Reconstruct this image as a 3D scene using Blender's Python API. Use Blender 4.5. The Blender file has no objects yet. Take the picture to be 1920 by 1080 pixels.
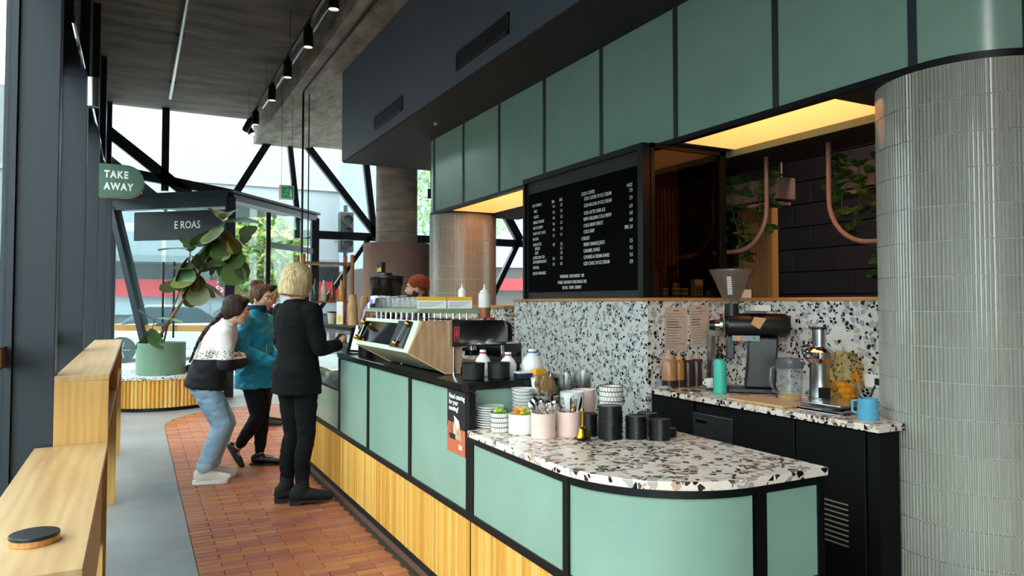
import bpy, bmesh, math, random
from mathutils import Vector, Matrix
random.seed(7)
SC = bpy.context.scene
COL = SC.collection
PI = math.pi

# ---------------------------------------------------------------- camera
cam_data = bpy.data.cameras.new('camera')
cam = bpy.data.objects.new('camera', cam_data)
COL.objects.link(cam)
cam.location = (0, 0, 1.45)
cam.rotation_euler = (math.radians(91.9), 0, math.radians(-27.5))
cam_data.sensor_width = 36
cam_data.lens = 1355 / 1920 * 36
cam_data.shift_y = -17 / 1920
cam_data.clip_start = 0.05
cam_data.clip_end = 300
SC.camera = cam

# ---------------------------------------------------------------- sky, exposure
world = bpy.data.worlds.new('overcast_sky')
SC.world = world
world.use_nodes = True
bg = world.node_tree.nodes['Background']
bg.inputs['Color'].default_value = (1.0, 0.985, 0.96, 1)
bg.inputs['Strength'].default_value = 6.5
SC.view_settings.view_transform = 'Standard'
SC.view_settings.look = 'None'
SC.view_settings.exposure = 0.6
SC.view_settings.gamma = 1
SC.view_settings.use_curve_mapping = False
SC.cycles.use_denoising = True
SC.cycles.max_bounces = 8
SC.cycles.transparent_max_bounces = 24
SC.cycles.sample_clamp_indirect = 6


# ---------------------------------------------------------------- helpers
def lin(h):
    if not isinstance(h, str):
        return (h[0], h[1], h[2], 1)
    c = [int(h[i:i + 2], 16) / 255 for i in (0, 2, 4)]
    return tuple(((x + .055) / 1.055) ** 2.4 if x > .04045 else x / 12.92 for x in c) + (1,)


def newmat(name):
    m = bpy.data.materials.new(name)
    m.use_nodes = True
    nt = m.node_tree
    return m, nt, nt.nodes['Principled BSDF']


def nd(nt, typ, **kw):
    n = nt.nodes.new(typ)
    for k, v in kw.items():
        if k in n.inputs:
            n.inputs[k].default_value = v
        else:
            setattr(n, k, v)
    return n


def ramp(nt, fac, stops, interp='LINEAR'):
    r = nt.nodes.new('ShaderNodeValToRGB')
    r.color_ramp.interpolation = interp
    el = r.color_ramp.elements
    el[0].position, el[0].color = stops[0][0], lin(stops[0][1])
    el[1].position, el[1].color = stops[1][0], lin(stops[1][1])
    for p, c in stops[2:]:
        e = el.new(p)
        e.color = lin(c)
    nt.links.new(fac, r.inputs['Fac'])
    return r.outputs['Color']


def mat(name, col, rough=.5, metal=0.0, var=0.0, scale=6.0, stretch=(1, 1, 1), bump=0.0, bscale=60.0, emit=0.0, coat=0.0, alpha=1.0, spec=.5):
    """plain procedural material: base colour with a little noise variation and optional fine relief"""
    m, nt, b = newmat(name)
    b.inputs['Roughness'].default_value = rough
    b.inputs['Metallic'].default_value = metal
    b.inputs['Specular IOR Level'].default_value = spec
    if coat:
        b.inputs['Coat Weight'].default_value = coat
        b.inputs['Coat Roughness'].default_value = .15
    c = lin(col)
    tc = nt.nodes.new('ShaderNodeTexCoord')
    if var or bump:
        mp = nd(nt, 'ShaderNodeMapping')
        mp.inputs['Scale'].default_value = stretch
        nt.links.new(tc.outputs['Object'], mp.inputs['Vector'])
    if var:
        n = nd(nt, 'ShaderNodeTexNoise', Scale=scale, Detail=5.0, Roughness=.6)
        nt.links.new(mp.outputs['Vector'], n.inputs['Vector'])
        lo = tuple(max(0, x * (1 - var)) for x in c[:3])
        hi = tuple(min(1, x * (1 + var)) for x in c[:3])
        nt.links.new(ramp(nt, n.outputs['Fac'], [(.3, lo), (.7, hi)]), b.inputs['Base Color'])
    else:
        b.inputs['Base Color'].default_value = c
    if bump:
        n2 = nd(nt, 'ShaderNodeTexNoise', Scale=bscale, Detail=4.0)
        nt.links.new(mp.outputs['Vector'], n2.inputs['Vector'])
        bp = nd(nt, 'ShaderNodeBump', Strength=bump, Distance=.01)
        nt.links.new(n2.outputs['Fac'], bp.inputs['Height'])
        nt.links.new(bp.outputs['Normal'], b.inputs['Normal'])
    if emit:
        b.inputs['Emission Color'].default_value = c
        b.inputs['Emission Strength'].default_value = emit
    if alpha < 1:
        b.inputs['Alpha'].default_value = alpha
    return m


def glassmat(name, tint='F4FAFA', refl=.03, rough=.02, body=0.0, bodycol='FFFFFF'):
    """thin clear sheet: see-through with a fresnel reflection, optionally a little milky"""
    m = bpy.data.materials.new(name)
    m.use_nodes = True
    nt = m.node_tree
    nt.nodes.clear()
    out = nt.nodes.new('ShaderNodeOutputMaterial')
    tr = nt.nodes.new('ShaderNodeBsdfTransparent')
    tr.inputs['Color'].default_value = lin(tint)
    gl = nt.nodes.new('ShaderNodeBsdfGlossy')
    gl.inputs['Roughness'].default_value = rough
    lw = nt.nodes.new('ShaderNodeLayerWeight')
    pw = nd(nt, 'ShaderNodeMath', operation='POWER')
    pw.inputs[1].default_value = 5.0
    nt.links.new(lw.outputs['Facing'], pw.inputs[0])
    sc_ = nd(nt, 'ShaderNodeMath', operation='MULTIPLY_ADD')
    sc_.inputs[1].default_value = .6
    sc_.inputs[2].default_value = refl
    nt.links.new(pw.outputs[0], sc_.inputs[0])
    mx = nt.nodes.new('ShaderNodeMixShader')
    nt.links.new(sc_.outputs[0], mx.inputs['Fac'])
    last = tr
    if body:
        df = nt.nodes.new('ShaderNodeBsdfDiffuse')
        df.inputs['Color'].default_value = lin(bodycol)
        m2 = nt.nodes.new('ShaderNodeMixShader')
        m2.inputs['Fac'].default_value = body
        nt.links.new(tr.outputs[0], m2.inputs[1])
        nt.links.new(df.outputs[0], m2.inputs[2])
        last = m2
    nt.links.new(last.outputs[0], mx.inputs[1])
    nt.links.new(gl.outputs[0], mx.inputs[2])
    nt.links.new(mx.outputs[0], out.inputs['Surface'])
    return m


def per_piece(nt):
    """a random number for each piece: by object and by loose island"""
    oi = nt.nodes.new('ShaderNodeObjectInfo')
    ge = nt.nodes.new('ShaderNodeNewGeometry')
    ad = nd(nt, 'ShaderNodeMath', operation='ADD')
    nt.links.new(oi.outputs['Random'], ad.inputs[0])
    nt.links.new(ge.outputs['Random Per Island'], ad.inputs[1])
    fr = nd(nt, 'ShaderNodeMath', operation='FRACT')
    nt.links.new(ad.outputs[0], fr.inputs[0])
    return fr.outputs[0]


def piecemat(name, cols, rough=.6, grain=(6, 6, 6), gamount=.25, bump=.1, bscale=80, coat=0.0, world=False):
    """material of repeated pieces: each piece takes its own tone, with grain on top"""
    m, nt, b = newmat(name)
    rnd = per_piece(nt)
    k = len(cols)
    base = ramp(nt, rnd, [(i / k, c) for i, c in enumerate(cols)], 'CONSTANT' if k > 4 else 'LINEAR')
    tc = nt.nodes.new('ShaderNodeTexCoord')
    mp = nd(nt, 'ShaderNodeMapping')
    mp.inputs['Scale'].default_value = grain
    if world:
        ge = nt.nodes.new('ShaderNodeNewGeometry')
        nt.links.new(ge.outputs['Position'], mp.inputs['Vector'])
    else:
        nt.links.new(tc.outputs['Object'], mp.inputs['Vector'])
    n = nd(nt, 'ShaderNodeTexNoise', Scale=1.0, Detail=6.0, Roughness=.65)
    nt.links.new(mp.outputs['Vector'], n.inputs['Vector'])
    hs = nd(nt, 'ShaderNodeMixRGB', blend_type='MULTIPLY', Fac=1.0)
    nt.links.new(base, hs.inputs['Color1'])
    g = ramp(nt, n.outputs['Fac'], [(.25, (1 - gamount,) * 3), (.75, (1.0,) * 3)])
    nt.links.new(g, hs.inputs['Color2'])
    nt.links.new(hs.outputs['Color'], b.inputs['Base Color'])
    b.inputs['Roughness'].default_value = rough
    if coat:
        b.inputs['Coat Weight'].default_value = coat
    if bump:
        n2 = nd(nt, 'ShaderNodeTexNoise', Scale=bscale, Detail=3.0)
        nt.links.new(tc.outputs['Object'], n2.inputs['Vector'])
        bp = nd(nt, 'ShaderNodeBump', Strength=bump, Distance=.005)
        nt.links.new(n2.outputs['Fac'], bp.inputs['Height'])
        nt.links.new(bp.outputs['Normal'], b.inputs['Normal'])
    return m


def terrazzo(name, base, chips, scale=34.0, rough=.25):
    """stone chips of several colours set in a pale ground"""
    m, nt, b = newmat(name)
    tc = nt.nodes.new('ShaderNodeTexCoord')
    nz = nd(nt, 'ShaderNodeTexNoise', Scale=22.0, Detail=2.0)
    nt.links.new(tc.outputs['Object'], nz.inputs['Vector'])
    va = nd(nt, 'ShaderNodeVectorMath', operation='SCALE')
    va.inputs['Scale'].default_value = .035
    nt.links.new(nz.outputs['Color'], va.inputs[0])
    ad = nd(nt, 'ShaderNodeVectorMath', operation='ADD')
    nt.links.new(tc.outputs['Object'], ad.inputs[0])
    nt.links.new(va.outputs[0], ad.inputs[1])
    cur = lin(base)
    prev = None
    for k, (sc, lo, cols, edge) in enumerate(chips):
        v1 = nd(nt, 'ShaderNodeTexVoronoi', Scale=sc)
        v2 = nd(nt, 'ShaderNodeTexVoronoi', feature='DISTANCE_TO_EDGE', Scale=sc)
        off = nd(nt, 'ShaderNodeVectorMath', operation='ADD')
        off.inputs[1].default_value = (k * 3.7, k * 1.3, k * 2.1)
        nt.links.new(ad.outputs[0], off.inputs[0])
        nt.links.new(off.outputs[0], v1.inputs['Vector'])
        nt.links.new(off.outputs[0], v2.inputs['Vector'])
        sp = nt.nodes.new('ShaderNodeSeparateColor')
        nt.links.new(v1.outputs['Color'], sp.inputs[0])
        chipc = ramp(nt, sp.outputs[1], [(i / len(cols), c) for i, c in enumerate(cols)], 'CONSTANT')
        g1 = nd(nt, 'ShaderNodeMath', operation='LESS_THAN')
        g1.inputs[1].default_value = lo
        nt.links.new(sp.outputs[0], g1.inputs[0])
        g2 = nd(nt, 'ShaderNodeMath', operation='GREATER_THAN')
        g2.inputs[1].default_value = edge
        nt.links.new(v2.outputs['Distance'], g2.inputs[0])
        mk = nd(nt, 'ShaderNodeMath', operation='MULTIPLY')
        nt.links.new(g1.outputs[0], mk.inputs[0])
        nt.links.new(g2.outputs[0], mk.inputs[1])
        mx = nd(nt, 'ShaderNodeMixRGB')
        nt.links.new(mk.outputs[0], mx.inputs['Fac'])
        if prev is None:
            mx.inputs['Color1'].default_value = cur
        else:
            nt.links.new(prev, mx.inputs['Color1'])
        nt.links.new(chipc, mx.inputs['Color2'])
        prev = mx.outputs['Color']
    nt.links.new(prev, b.inputs['Base Color'])
    b.inputs['Roughness'].default_value = rough
    return m


def woodmat(name, c1, c2, grain=(1, 12, 12), rough=.45, scale=2.5):
    m, nt, b = newmat(name)
    tc = nt.nodes.new('ShaderNodeTexCoord')
    mp = nd(nt, 'ShaderNodeMapping')
    mp.inputs['Scale'].default_value = grain
    nt.links.new(tc.outputs['Object'], mp.inputs['Vector'])
    n = nd(nt, 'ShaderNodeTexNoise', Scale=scale, Detail=6.0, Roughness=.6, Distortion=.8)
    nt.links.new(mp.outputs['Vector'], n.inputs['Vector'])
    w = nd(nt, 'ShaderNodeTexWave', Scale=scale * .7, Distortion=7.0, Detail=3.0)
    w.inputs['Detail Scale'].default_value = 1.2
    nt.links.new(mp.outputs['Vector'], w.inputs['Vector'])
    ad = nd(nt, 'ShaderNodeMath', operation='MULTIPLY_ADD')
    ad.inputs[1].default_value = .16
    nt.links.new(w.outputs['Fac'], ad.inputs[0])
    nt.links.new(n.outputs['Fac'], ad.inputs[2])
    nt.links.new(ramp(nt, ad.outputs[0], [(.35, c1), (.8, c2)]), b.inputs['Base Color'])
    b.inputs['Roughness'].default_value = rough
    return m


class B:
    """collects shapes into one mesh"""
    def __init__(self):
        self.v, self.f = [], []

    def add(self, vs, fs):
        o = len(self.v)
        self.v += [tuple(p) for p in vs]
        self.f += [tuple(i + o for i in f) for f in fs]
        return self

    def box(self, x0, x1, y0, y1, z0, z1):
        x0, x1 = min(x0, x1), max(x0, x1)
        y0, y1 = min(y0, y1), max(y0, y1)
        z0, z1 = min(z0, z1), max(z0, z1)
        return self.add([(x0, y0, z0), (x1, y0, z0), (x1, y1, z0), (x0, y1, z0), (x0, y0, z1), (x1, y0, z1), (x1, y1, z1), (x0, y1, z1)],
                        [(3, 2, 1, 0), (4, 5, 6, 7), (0, 1, 5, 4), (1, 2, 6, 5), (2, 3, 7, 6), (3, 0, 4, 7)])

    def bar(self, a, b, w, h=None, up=(0, 0, 1)):
        """rectangular bar from a to b"""
        a, b = Vector(a), Vector(b)
        h = h or w
        d = (b - a).normalized()
        u = Vector(up)
        if abs(d.dot(u)) > .98:
            u = Vector((1, 0, 0))
        s = d.cross(u).normalized()
        t = s.cross(d)
        vs = []
        for p in (a, b):
            for i, j in ((-1, -1), (1, -1), (1, 1), (-1, 1)):
                vs.append(p + s * (w / 2 * i) + t * (h / 2 * j))
        return self.add(vs, [(0, 1, 2, 3), (7, 6, 5, 4), (0, 4, 5, 1), (1, 5, 6, 2), (2, 6, 7, 3), (3, 7, 4, 0)])

    def lathe(self, prof, n=24, c=(0, 0, 0), axis='Z', a0=0, a1=2 * PI):
        """prof: list of (r, z)"""
        full = abs(a1 - a0 - 2 * PI) < 1e-6
        m = n if full else n + 1
        o = len(self.v)
        for r, z in prof:
            for i in range(m):
                a = a0 + (a1 - a0) * i / n
                p = (r * math.cos(a), r * math.sin(a), z)
                if axis == 'Y':
                    p = (p[0], -p[2], p[1])
                    p = (p[0], z, p[2])
                elif axis == 'X':
                    p = (z, p[0], p[1])
                self.v.append((p[0] + c[0], p[1] + c[1], p[2] + c[2]))
        flip = axis == 'Y'
        for k in range(len(prof) - 1):
            for i in range(n):
                j = (i + 1) % m
                q = (o + k * m + i, o + k * m + j, o + (k + 1) * m + j, o + (k + 1) * m + i)
                self.f.append(q[::-1] if flip else q)
        if full:
            for k, rev in ((0, True), (len(prof) - 1, False)):
                if prof[k][0] > 1e-6:
                    q = tuple(o + k * m + i for i in range(m))
                    self.f.append(q[::-1] if rev != flip else q)
        return self

    def cyl(self, r, z0, z1, n=24, c=(0, 0, 0), axis='Z', r2=None):
        return self.lathe([(r, z0), (r if r2 is None else r2, z1)], n, c, axis)

    def prism(self, poly, axis, a0, a1):
        """poly in the two other axes (X: y,z / Y: x,z / Z: x,y), extruded from a0 to a1"""
        def P(p, a):
            return (a, p[0], p[1]) if axis == 'X' else (p[0], a, p[1]) if axis == 'Y' else (p[0], p[1], a)
        n = len(poly)
        vs = [P(p, a0) for p in poly] + [P(p, a1) for p in poly]
        fs = [tuple(range(n))[::-1], tuple(range(n, 2 * n))] + [(i, (i + 1) % n, n + (i + 1) % n, n + i) for i in range(n)]
        return self.add(vs, fs)

    def tube(self, pts, r, n=8, cap=True):
        pts = [Vector(p) for p in pts]
        rs = r if isinstance(r, (list, tuple)) else [r] * len(pts)
        o = len(self.v)
        prev = None
        for i, p in enumerate(pts):
            d = (pts[min(i + 1, len(pts) - 1)] - pts[max(i - 1, 0)]).normalized()
            if prev is None:
                u = Vector((0, 0, 1)) if abs(d.z) < .9 else Vector((1, 0, 0))
                s = d.cross(u).normalized()
            else:
                s = (prev - d * prev.dot(d)).normalized()
            prev = s
            t = d.cross(s)
            for k in range(n):
                a = 2 * PI * k / n
                self.v.append(tuple(p + s * (rs[i] * math.cos(a)) + t * (rs[i] * math.sin(a))))
        for i in range(len(pts) - 1):
            for k in range(n):
                self.f.append((o + i * n + k, o + i * n + (k + 1) % n, o + (i + 1) * n + (k + 1) % n, o + (i + 1) * n + k))
        if cap:
            self.f.append(tuple(o + k for k in range(n))[::-1])
            self.f.append(tuple(o + (len(pts) - 1) * n + k for k in range(n)))
        return self

    def ball(self, c, r, n=12, m=8):
        r = (r, r, r) if not isinstance(r, (tuple, list)) else r
        o = len(self.v)
        for i in range(m + 1):
            t = PI * i / m
            for k in range(n):
                a = 2 * PI * k / n
                self.v.append((c[0] + r[0] * math.sin(t) * math.cos(a), c[1] + r[1] * math.sin(t) * math.sin(a), c[2] + r[2] * math.cos(t)))
        for i in range(m):
            for k in range(n):
                self.f.append((o + i * n + k, o + (i + 1) * n + k, o + (i + 1) * n + (k + 1) % n, o + i * n + (k + 1) % n))
        return self

    def mesh(self, name='mesh', bevel=0.0, seg=2, ang=35):
        me = bpy.data.meshes.new(name)
        me.from_pydata(self.v, [], self.f)
        bm = bmesh.new()
        bm.from_mesh(me)
        bmesh.ops.remove_doubles(bm, verts=bm.verts, dist=1e-5)
        bmesh.ops.dissolve_degenerate(bm, edges=bm.edges, dist=1e-6)
        bmesh.ops.recalc_face_normals(bm, faces=bm.faces)
        if bevel:
            es = [e for e in bm.edges if len(e.link_faces) == 2 and e.calc_face_angle(0) > math.radians(30)]
            bmesh.ops.bevel(bm, geom=es, offset=bevel, segments=seg, profile=.5, affect='EDGES', clamp_overlap=True)
        bm.to_mesh(me)
        bm.free()
        me.polygons.foreach_set('use_smooth', [True] * len(me.polygons))
        me.set_sharp_from_angle(angle=math.radians(min(ang, 20) if bevel else ang))
        return me

    def obj(self, name, material, parent=None, bevel=0.0, seg=2, ang=35, **kw):
        return put(name, self.mesh(name, bevel, seg, ang), material, parent, **kw)


def put(name, me, material, parent=None, loc=None, rot=None, scale=None, kind=None):
    o = bpy.data.objects.new(name, me)
    COL.objects.link(o)
    if material is not None and hasattr(me, 'materials') and len(me.materials) == 0:
        me.materials.append(material)
    if parent is not None:
        o.parent = parent
    if loc is not None:
        o.location = loc
    if rot is not None:
        o.rotation_euler = rot
    if scale is not None:
        o.scale = scale if isinstance(scale, (tuple, list)) else (scale,) * 3
    if kind:
        o['kind'] = kind
    return o


def tag(o, label, cat, group=None):
    o['label'] = label
    o['category'] = cat
    if group:
        o['group'] = group
    return o


def thing(name, label, cat, loc=(0, 0, 0), rz=0.0, group=None):
    o = bpy.data.objects.new(name, None)
    o.empty_display_size = .05
    COL.objects.link(o)
    o.location = loc
    o.rotation_euler = (0, 0, rz)
    return tag(o, label, cat, group)


def struct(o, label=None):
    o['kind'] = 'structure'
    if label:
        o['label'] = label
    return o


def dup(root, loc, rz=None, label=None, group=None):
    r = root.copy()
    COL.objects.link(r)
    r.location = loc
    if rz is not None:
        r.rotation_euler = (r.rotation_euler[0], r.rotation_euler[1], rz)
    if label:
        r['label'] = label
    if group:
        r['group'] = group
    for ch in root.children:
        c = ch.copy()
        COL.objects.link(c)
        c.parent = r
        for g in ch.children:
            d = g.copy()
            COL.objects.link(d)
            d.parent = c
    return r


def text(body, size, material, parent=None, loc=(0, 0, 0), rot=(0, 0, 0), name='lettering', align='LEFT', sx=1.0, ext=.0006, bold=0.0, sp=1.0):
    cu = bpy.data.curves.new(name, 'FONT')
    cu.body = body
    cu.size = size
    cu.align_x = align
    cu.extrude = ext
    cu.offset = bold
    cu.resolution_u = 2
    cu.space_character = sp
    cu.materials.append(material)
    o = bpy.data.objects.new(name, cu)
    COL.objects.link(o)
    o.location = loc
    o.rotation_euler = rot
    o.scale = (sx, 1, 1)
    if parent is not None:
        o.parent = parent
    TEXTS.append(o)
    return o


TEXTS = []


def solid_texts():
    """turn every lettering curve into a plain mesh"""
    bpy.context.view_layer.update()
    dg = bpy.context.evaluated_depsgraph_get()
    for o in TEXTS:
        me = bpy.data.meshes.new_from_object(o.evaluated_get(dg))
        nm = o.name.split('.')[0]
        p, l, r, s = o.parent, o.location.copy(), o.rotation_euler.copy(), o.scale.copy()
        bpy.data.objects.remove(o)
        put(nm, me, None, p, l, r, tuple(s))


def arc(cx, cy, r, a0, a1, n):
    return [(cx + r * math.cos(math.radians(a0 + (a1 - a0) * i / n)), cy + r * math.sin(math.radians(a0 + (a1 - a0) * i / n))) for i in range(n + 1)]


# ---------------------------------------------------------------- materials
M = {}
M['green'] = mat('green_panel', '8BAA9A', .2, var=.05, scale=3, bump=.03, bscale=220, spec=.7)
M['green_dark'] = mat('green_trim', '4E6B5C', .45)
M['black'] = mat('black_metal', '090A0C', .45, spec=.35)
M['charcoal'] = mat('charcoal_steel', '2B3138', .5, var=.06, scale=30)
M['mullion'] = mat('dark_blue_steel', '222A33', .42, var=.08, scale=20)
M['bulkhead'] = mat('slate_plaster', '59626E', .6, var=.06, scale=14, bump=.08, bscale=90)
M['bulkhead_soffit'] = mat('dark_soffit', '2A2928', .8)
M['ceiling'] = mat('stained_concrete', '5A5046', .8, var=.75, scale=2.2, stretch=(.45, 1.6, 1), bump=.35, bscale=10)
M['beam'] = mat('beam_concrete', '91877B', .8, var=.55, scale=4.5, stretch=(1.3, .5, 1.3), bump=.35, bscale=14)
M['floor'] = mat('sealed_concrete', '86898D', .36, var=.18, scale=1.8, bump=.06, bscale=30)
M['mortar'] = mat('mortar', '7A5646', .9)
M['brick'] = piecemat('clay_paver', ['B06648', 'B86E48', 'A6604C', 'C07A4E', '9E5C4A', 'B47052'], .4, (14, 30, 30), .2, .15, 60)
M['batten'] = piecemat('pale_timber_batten', ['E6AE4E', 'DFA244', 'EDBE68', 'D99A3C', 'E9B65C', 'E2A84A'], .5, (40, 40, 2.5), .16, .05, 40, world=True)
M['oak'] = woodmat('oak_veneer', 'B58B5C', 'D0AB7E', grain=(7, .8, 7), rough=.33, scale=1.3)
M['oak_end'] = woodmat('oak_end_panel', 'BA8844', 'D2A462', grain=(9, 9, 1), rough=.42, scale=1.5)
M['ply'] = woodmat('plywood_side', 'A67C58', 'CBA27E', grain=(5, 5, 1.5), rough=.5, scale=2.2)
M['ledge'] = woodmat('ledge_timber', 'B5793B', 'D69A58', grain=(10, 1, 10), rough=.45)
WALLCH = [(30, .46, ['A9ADB1', 'C2C2C2', '97A0A8', 'B9AE9F', 'D5D3CF'], .05), (43, .32, ['16171A', '1D1C1E', '2A2522', '131417'], .1)]
M['terrazzo_wall'] = terrazzo('terrazzo_wall', 'DEDDD9', WALLCH)
TOPCH = [(28, .5, ['E3C9B8', 'C9A48C', 'B9AFA8', 'F1E6DC', 'A79A93'], .05), (40, .30, ['1A1717', '3B2A25', '6C4A3A', '161518', '211D1D'], .09)]
M['terrazzo_top'] = terrazzo('terrazzo_worktop', 'F0DED2', TOPCH, rough=.2)
M['tile'] = piecemat('finger_tile', ['A5A49A', 'A8A79C', 'A19F96', 'ABA9A0'], .18, (8, 8, 8), .06, 0, coat=.3)
M['grout'] = mat('pale_grout', 'DEDDD2', .8)
M['steel'] = mat('brushed_steel', 'B9BABB', .25, 1.0, var=.06, scale=8, stretch=(1, 1, 14))
M['chrome'] = mat('polished_steel', 'D8D8DA', .08, 1.0)
M['gunmetal'] = mat('dark_steel', '3E4247', .35, .9)
M['brass'] = mat('brass', 'C99A36', .25, 1.0)
M['white'] = mat('white_glaze', 'F7F6F3', .25)
M['paper'] = mat('paper', 'EDE6DC', .8, var=.03, scale=9)
M['ink'] = mat('print_ink', '3A3838', .8)
M['lettering'] = mat('white_lettering', 'F4F4F0', .5)
M['glass'] = glassmat('window_glass', 'E6F1F2', body=.03, bodycol='DCEBF0')
M['clear'] = glassmat('clear_plastic', 'F6F8F8', body=.07, bodycol='F4F4F4')
M['glassware'] = glassmat('drinking_glass', 'FBFCFC', refl=.10, body=.015, bodycol='FFFFFF')
M['smoke'] = glassmat('dark_glass', 'D2C4B4', body=.02, bodycol='20160F')
M['plastic_black'] = mat('black_plastic', '131418', .35)
M['rubber'] = mat('black_rubber', '17181A', .6)
M['warm_panel'] = mat('light_box_lining', 'FAEFDC', .7)
M['block'] = piecemat('dark_block', ['33323B', '2E2D36', '383740', '302E36'], .85, (5, 5, 5), .25, .3, 70)
M['pink_steel'] = mat('dusty_pink_metal', 'A98478', .5)
M['terracotta_pink'] = mat('pink_planter', '84695F', .7)
# ================================================================ the setting
b = B()
screed = [(-.62, -4)] + [(.32, -4), (.32, 9.4)] + arc(1.75, 9.4, 1.43, 180, 90, 14)[1:] + [(9.5, 10.83), (9.5, 15.4), (-.62, 15.4)]
b.prism(screed, 'Z', -.1, 0)
o = struct(b.obj('floor', M['floor']), 'grey sealed concrete floor')
# clay pavers between the concrete and the counter
b = B().box(.32, 9.5, -4, 10.83, -.1, -.012)
struct(b.obj('trim_1', M['mortar']), 'mortar bed under the red pavers')
b = B().box(1.42, 9.5, -4, 7.0, -.011, 0)
struct(b.obj('floor_aisle', mat('dark_vinyl', '37332F', .6, var=.1)), 'dark floor behind the counter')
pav = bpy.data.objects.new('floor_paving', None)
COL.objects.link(pav)
struct(pav, 'red clay pavers laid in rows across the walkway')
BL, BW = .25, .068


def brick_mesh(x0, x1, nm='brick'):
    w = x1 - x0
    return B().box(-w / 2, w / 2, -BW / 2 + .0025, BW / 2 - .0025, -.02, 0).mesh(nm, bevel=.0025, seg=1)


full_brick = brick_mesh(0, BL - .005)
full_brick.materials.append(M['brick'])
cands = []
row = 0
y = 2.2
while y < 10.8:
    yc = y + BW / 2
    xs = .325 if yc < 9.4 else 1.75 - math.sqrt(max(0, 1.425 ** 2 - (yc - 9.4) ** 2))
    xe = 1.335 if yc < 7.1 else 2.9
    x = .325 - (BL / 2 if row % 2 else 0)
    while x < xe:
        a, c = max(x, xs), min(x + BL - .005, xe)
        if c - a > .03:
            cands.append((a, c, yc))
        x += BL
    y += BW
    row += 1
cands.sort(key=lambda t: (0 if (t[2] > 3.5) else 1, t[2] + max(0, t[0] - 1.35) * 9))
rest = B()
for i, (a, c, yc) in enumerate(cands):
    if i < 300:
        fullb = abs((c - a) - (BL - .005)) < 1e-4
        me = full_brick if fullb else brick_mesh(a, c)
        put('brick', me, M['brick'], pav, loc=((a + c) / 2, yc, random.uniform(-.0012, .0006)))
    else:
        rest.box(a, c, yc - BW / 2 + .0025, yc + BW / 2 - .0025, -.02, random.uniform(-.0012, .0006))
rest.obj('paver_field', M['brick'], pav, kind='stuff')
# metal edge between pavers and kickboard
struct(B().box(1.337, 1.36, 1.5, 7.05, -.02, .003).obj('trim_2', mat('floor_edge', '6E625B', .4, .6)), 'metal strip along the kickboard')

# ceiling slab, downstand beam and conduit
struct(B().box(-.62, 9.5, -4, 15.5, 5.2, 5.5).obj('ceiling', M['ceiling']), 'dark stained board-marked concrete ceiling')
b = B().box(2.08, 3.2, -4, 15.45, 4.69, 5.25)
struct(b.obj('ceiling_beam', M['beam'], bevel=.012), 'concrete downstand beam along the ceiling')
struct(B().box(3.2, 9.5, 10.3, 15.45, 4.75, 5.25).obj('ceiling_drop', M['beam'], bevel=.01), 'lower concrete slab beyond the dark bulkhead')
for nm, x, y0, y1, z, r, lb in [('ceiling_conduit', .5, 3.0, 14.4, 5.165, .03, 'galvanised pipe under the concrete ceiling')]:
    t = thing(nm, lb, 'pipe', (x, y0, z))
    B().tube([(0, 0, 0), (0, y1 - y0, 0)], r, 10).obj('pipe', M['steel'], t)
    for q in range(5):
        B().box(-.05, .05, -.012, .012, -.005, .04).obj('clip', M['gunmetal'], t, loc=(0, .8 + q * 2.4, 0))

# dark bulkhead with two grilles
b = B().box(2.54, 6.4, -4, 10.06, 3.43, 4.70)
struct(b.obj('wall_bulkhead', M['bulkhead']), 'slate plaster bulkhead over the counter')
struct(B().box(2.555, 6.4, -4, 10.045, 3.415, 3.43).obj('trim_3', M['bulkhead_soffit']), 'dark soffit of the bulkhead')
for (y0, y1, lb) in [(7.45, 8.48, 'slotted air grille on the bulkhead nearer the windows'), (4.92, 5.95, 'slotted air grille on the bulkhead above the tall green panels')]:
    t = thing('air_grille', lb, 'vent', (2.54, y0, 3.54), group='bulkhead air grilles')
    L = y1 - y0
    b = B().box(-.015, 0, 0, L, 0, .02).box(-.015, 0, 0, L, .145, .165).box(-.015, 0, 0, .02, 0, .165).box(-.015, 0, L - .02, L, 0, .165)
    b.obj('frame', M['charcoal'], t)
    B().box(-.004, -.001, .02, L - .02, .02, .145).obj('backing', M['black'], t)
    for q in range(4):
        B().box(-.012, -.002, .02, L - .02, 0, .012).obj('slat', M['charcoal'], t, loc=(0, 0, .032 + q * .031))

# green upper cabinet band that wraps the two tiled columns
CX, CR, CY1, CY2 = 3.54, .40, 2.04, 8.10
band = thing('upper_panel_band', 'green metal panels in black frames above the counter', 'panelling', (3.14, CY1, 2.51))
band['kind'] = 'structure'


def bandpart(name, build, m, **kw):
    o = build.obj(name, m, band, **kw)
    o.location = (-3.14, -CY1, -2.51)
    return o


divs = [2.06, 2.86, 3.70, 4.56, 5.43, 6.315, 7.19, 8.06]
RX0, RX1 = 3.20, 3.74
R1, R2 = (2.52, 3.70), (5.66, 7.65)
car = B().box(3.172, RX0, CY1, CY2, 2.54, 3.42).box(RX1, 4.3, CY1, CY2, 2.54, 3.42)
for ya, yb in ((CY1, R1[0]), (R1[1], R2[0]), (R2[1], CY2)):
    car.box(RX0, RX1, ya, yb, 2.54, 3.42)
for ya, yb in (R1, R2):
    car.box(RX0, RX1, ya, yb, 2.80, 3.42)
bandpart('carcass', car, M['black'])
for a, c in zip(divs[:-1], divs[1:]):
    bandpart('panel', B().box(3.148, 3.172, a + .02, c - .02, 2.535, 3.41), M['green'])
for d in divs:
    bandpart('stile', B().box(3.141, 3.175, d - .02, d + .02, 2.52, 3.415), M['charcoal'])
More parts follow.
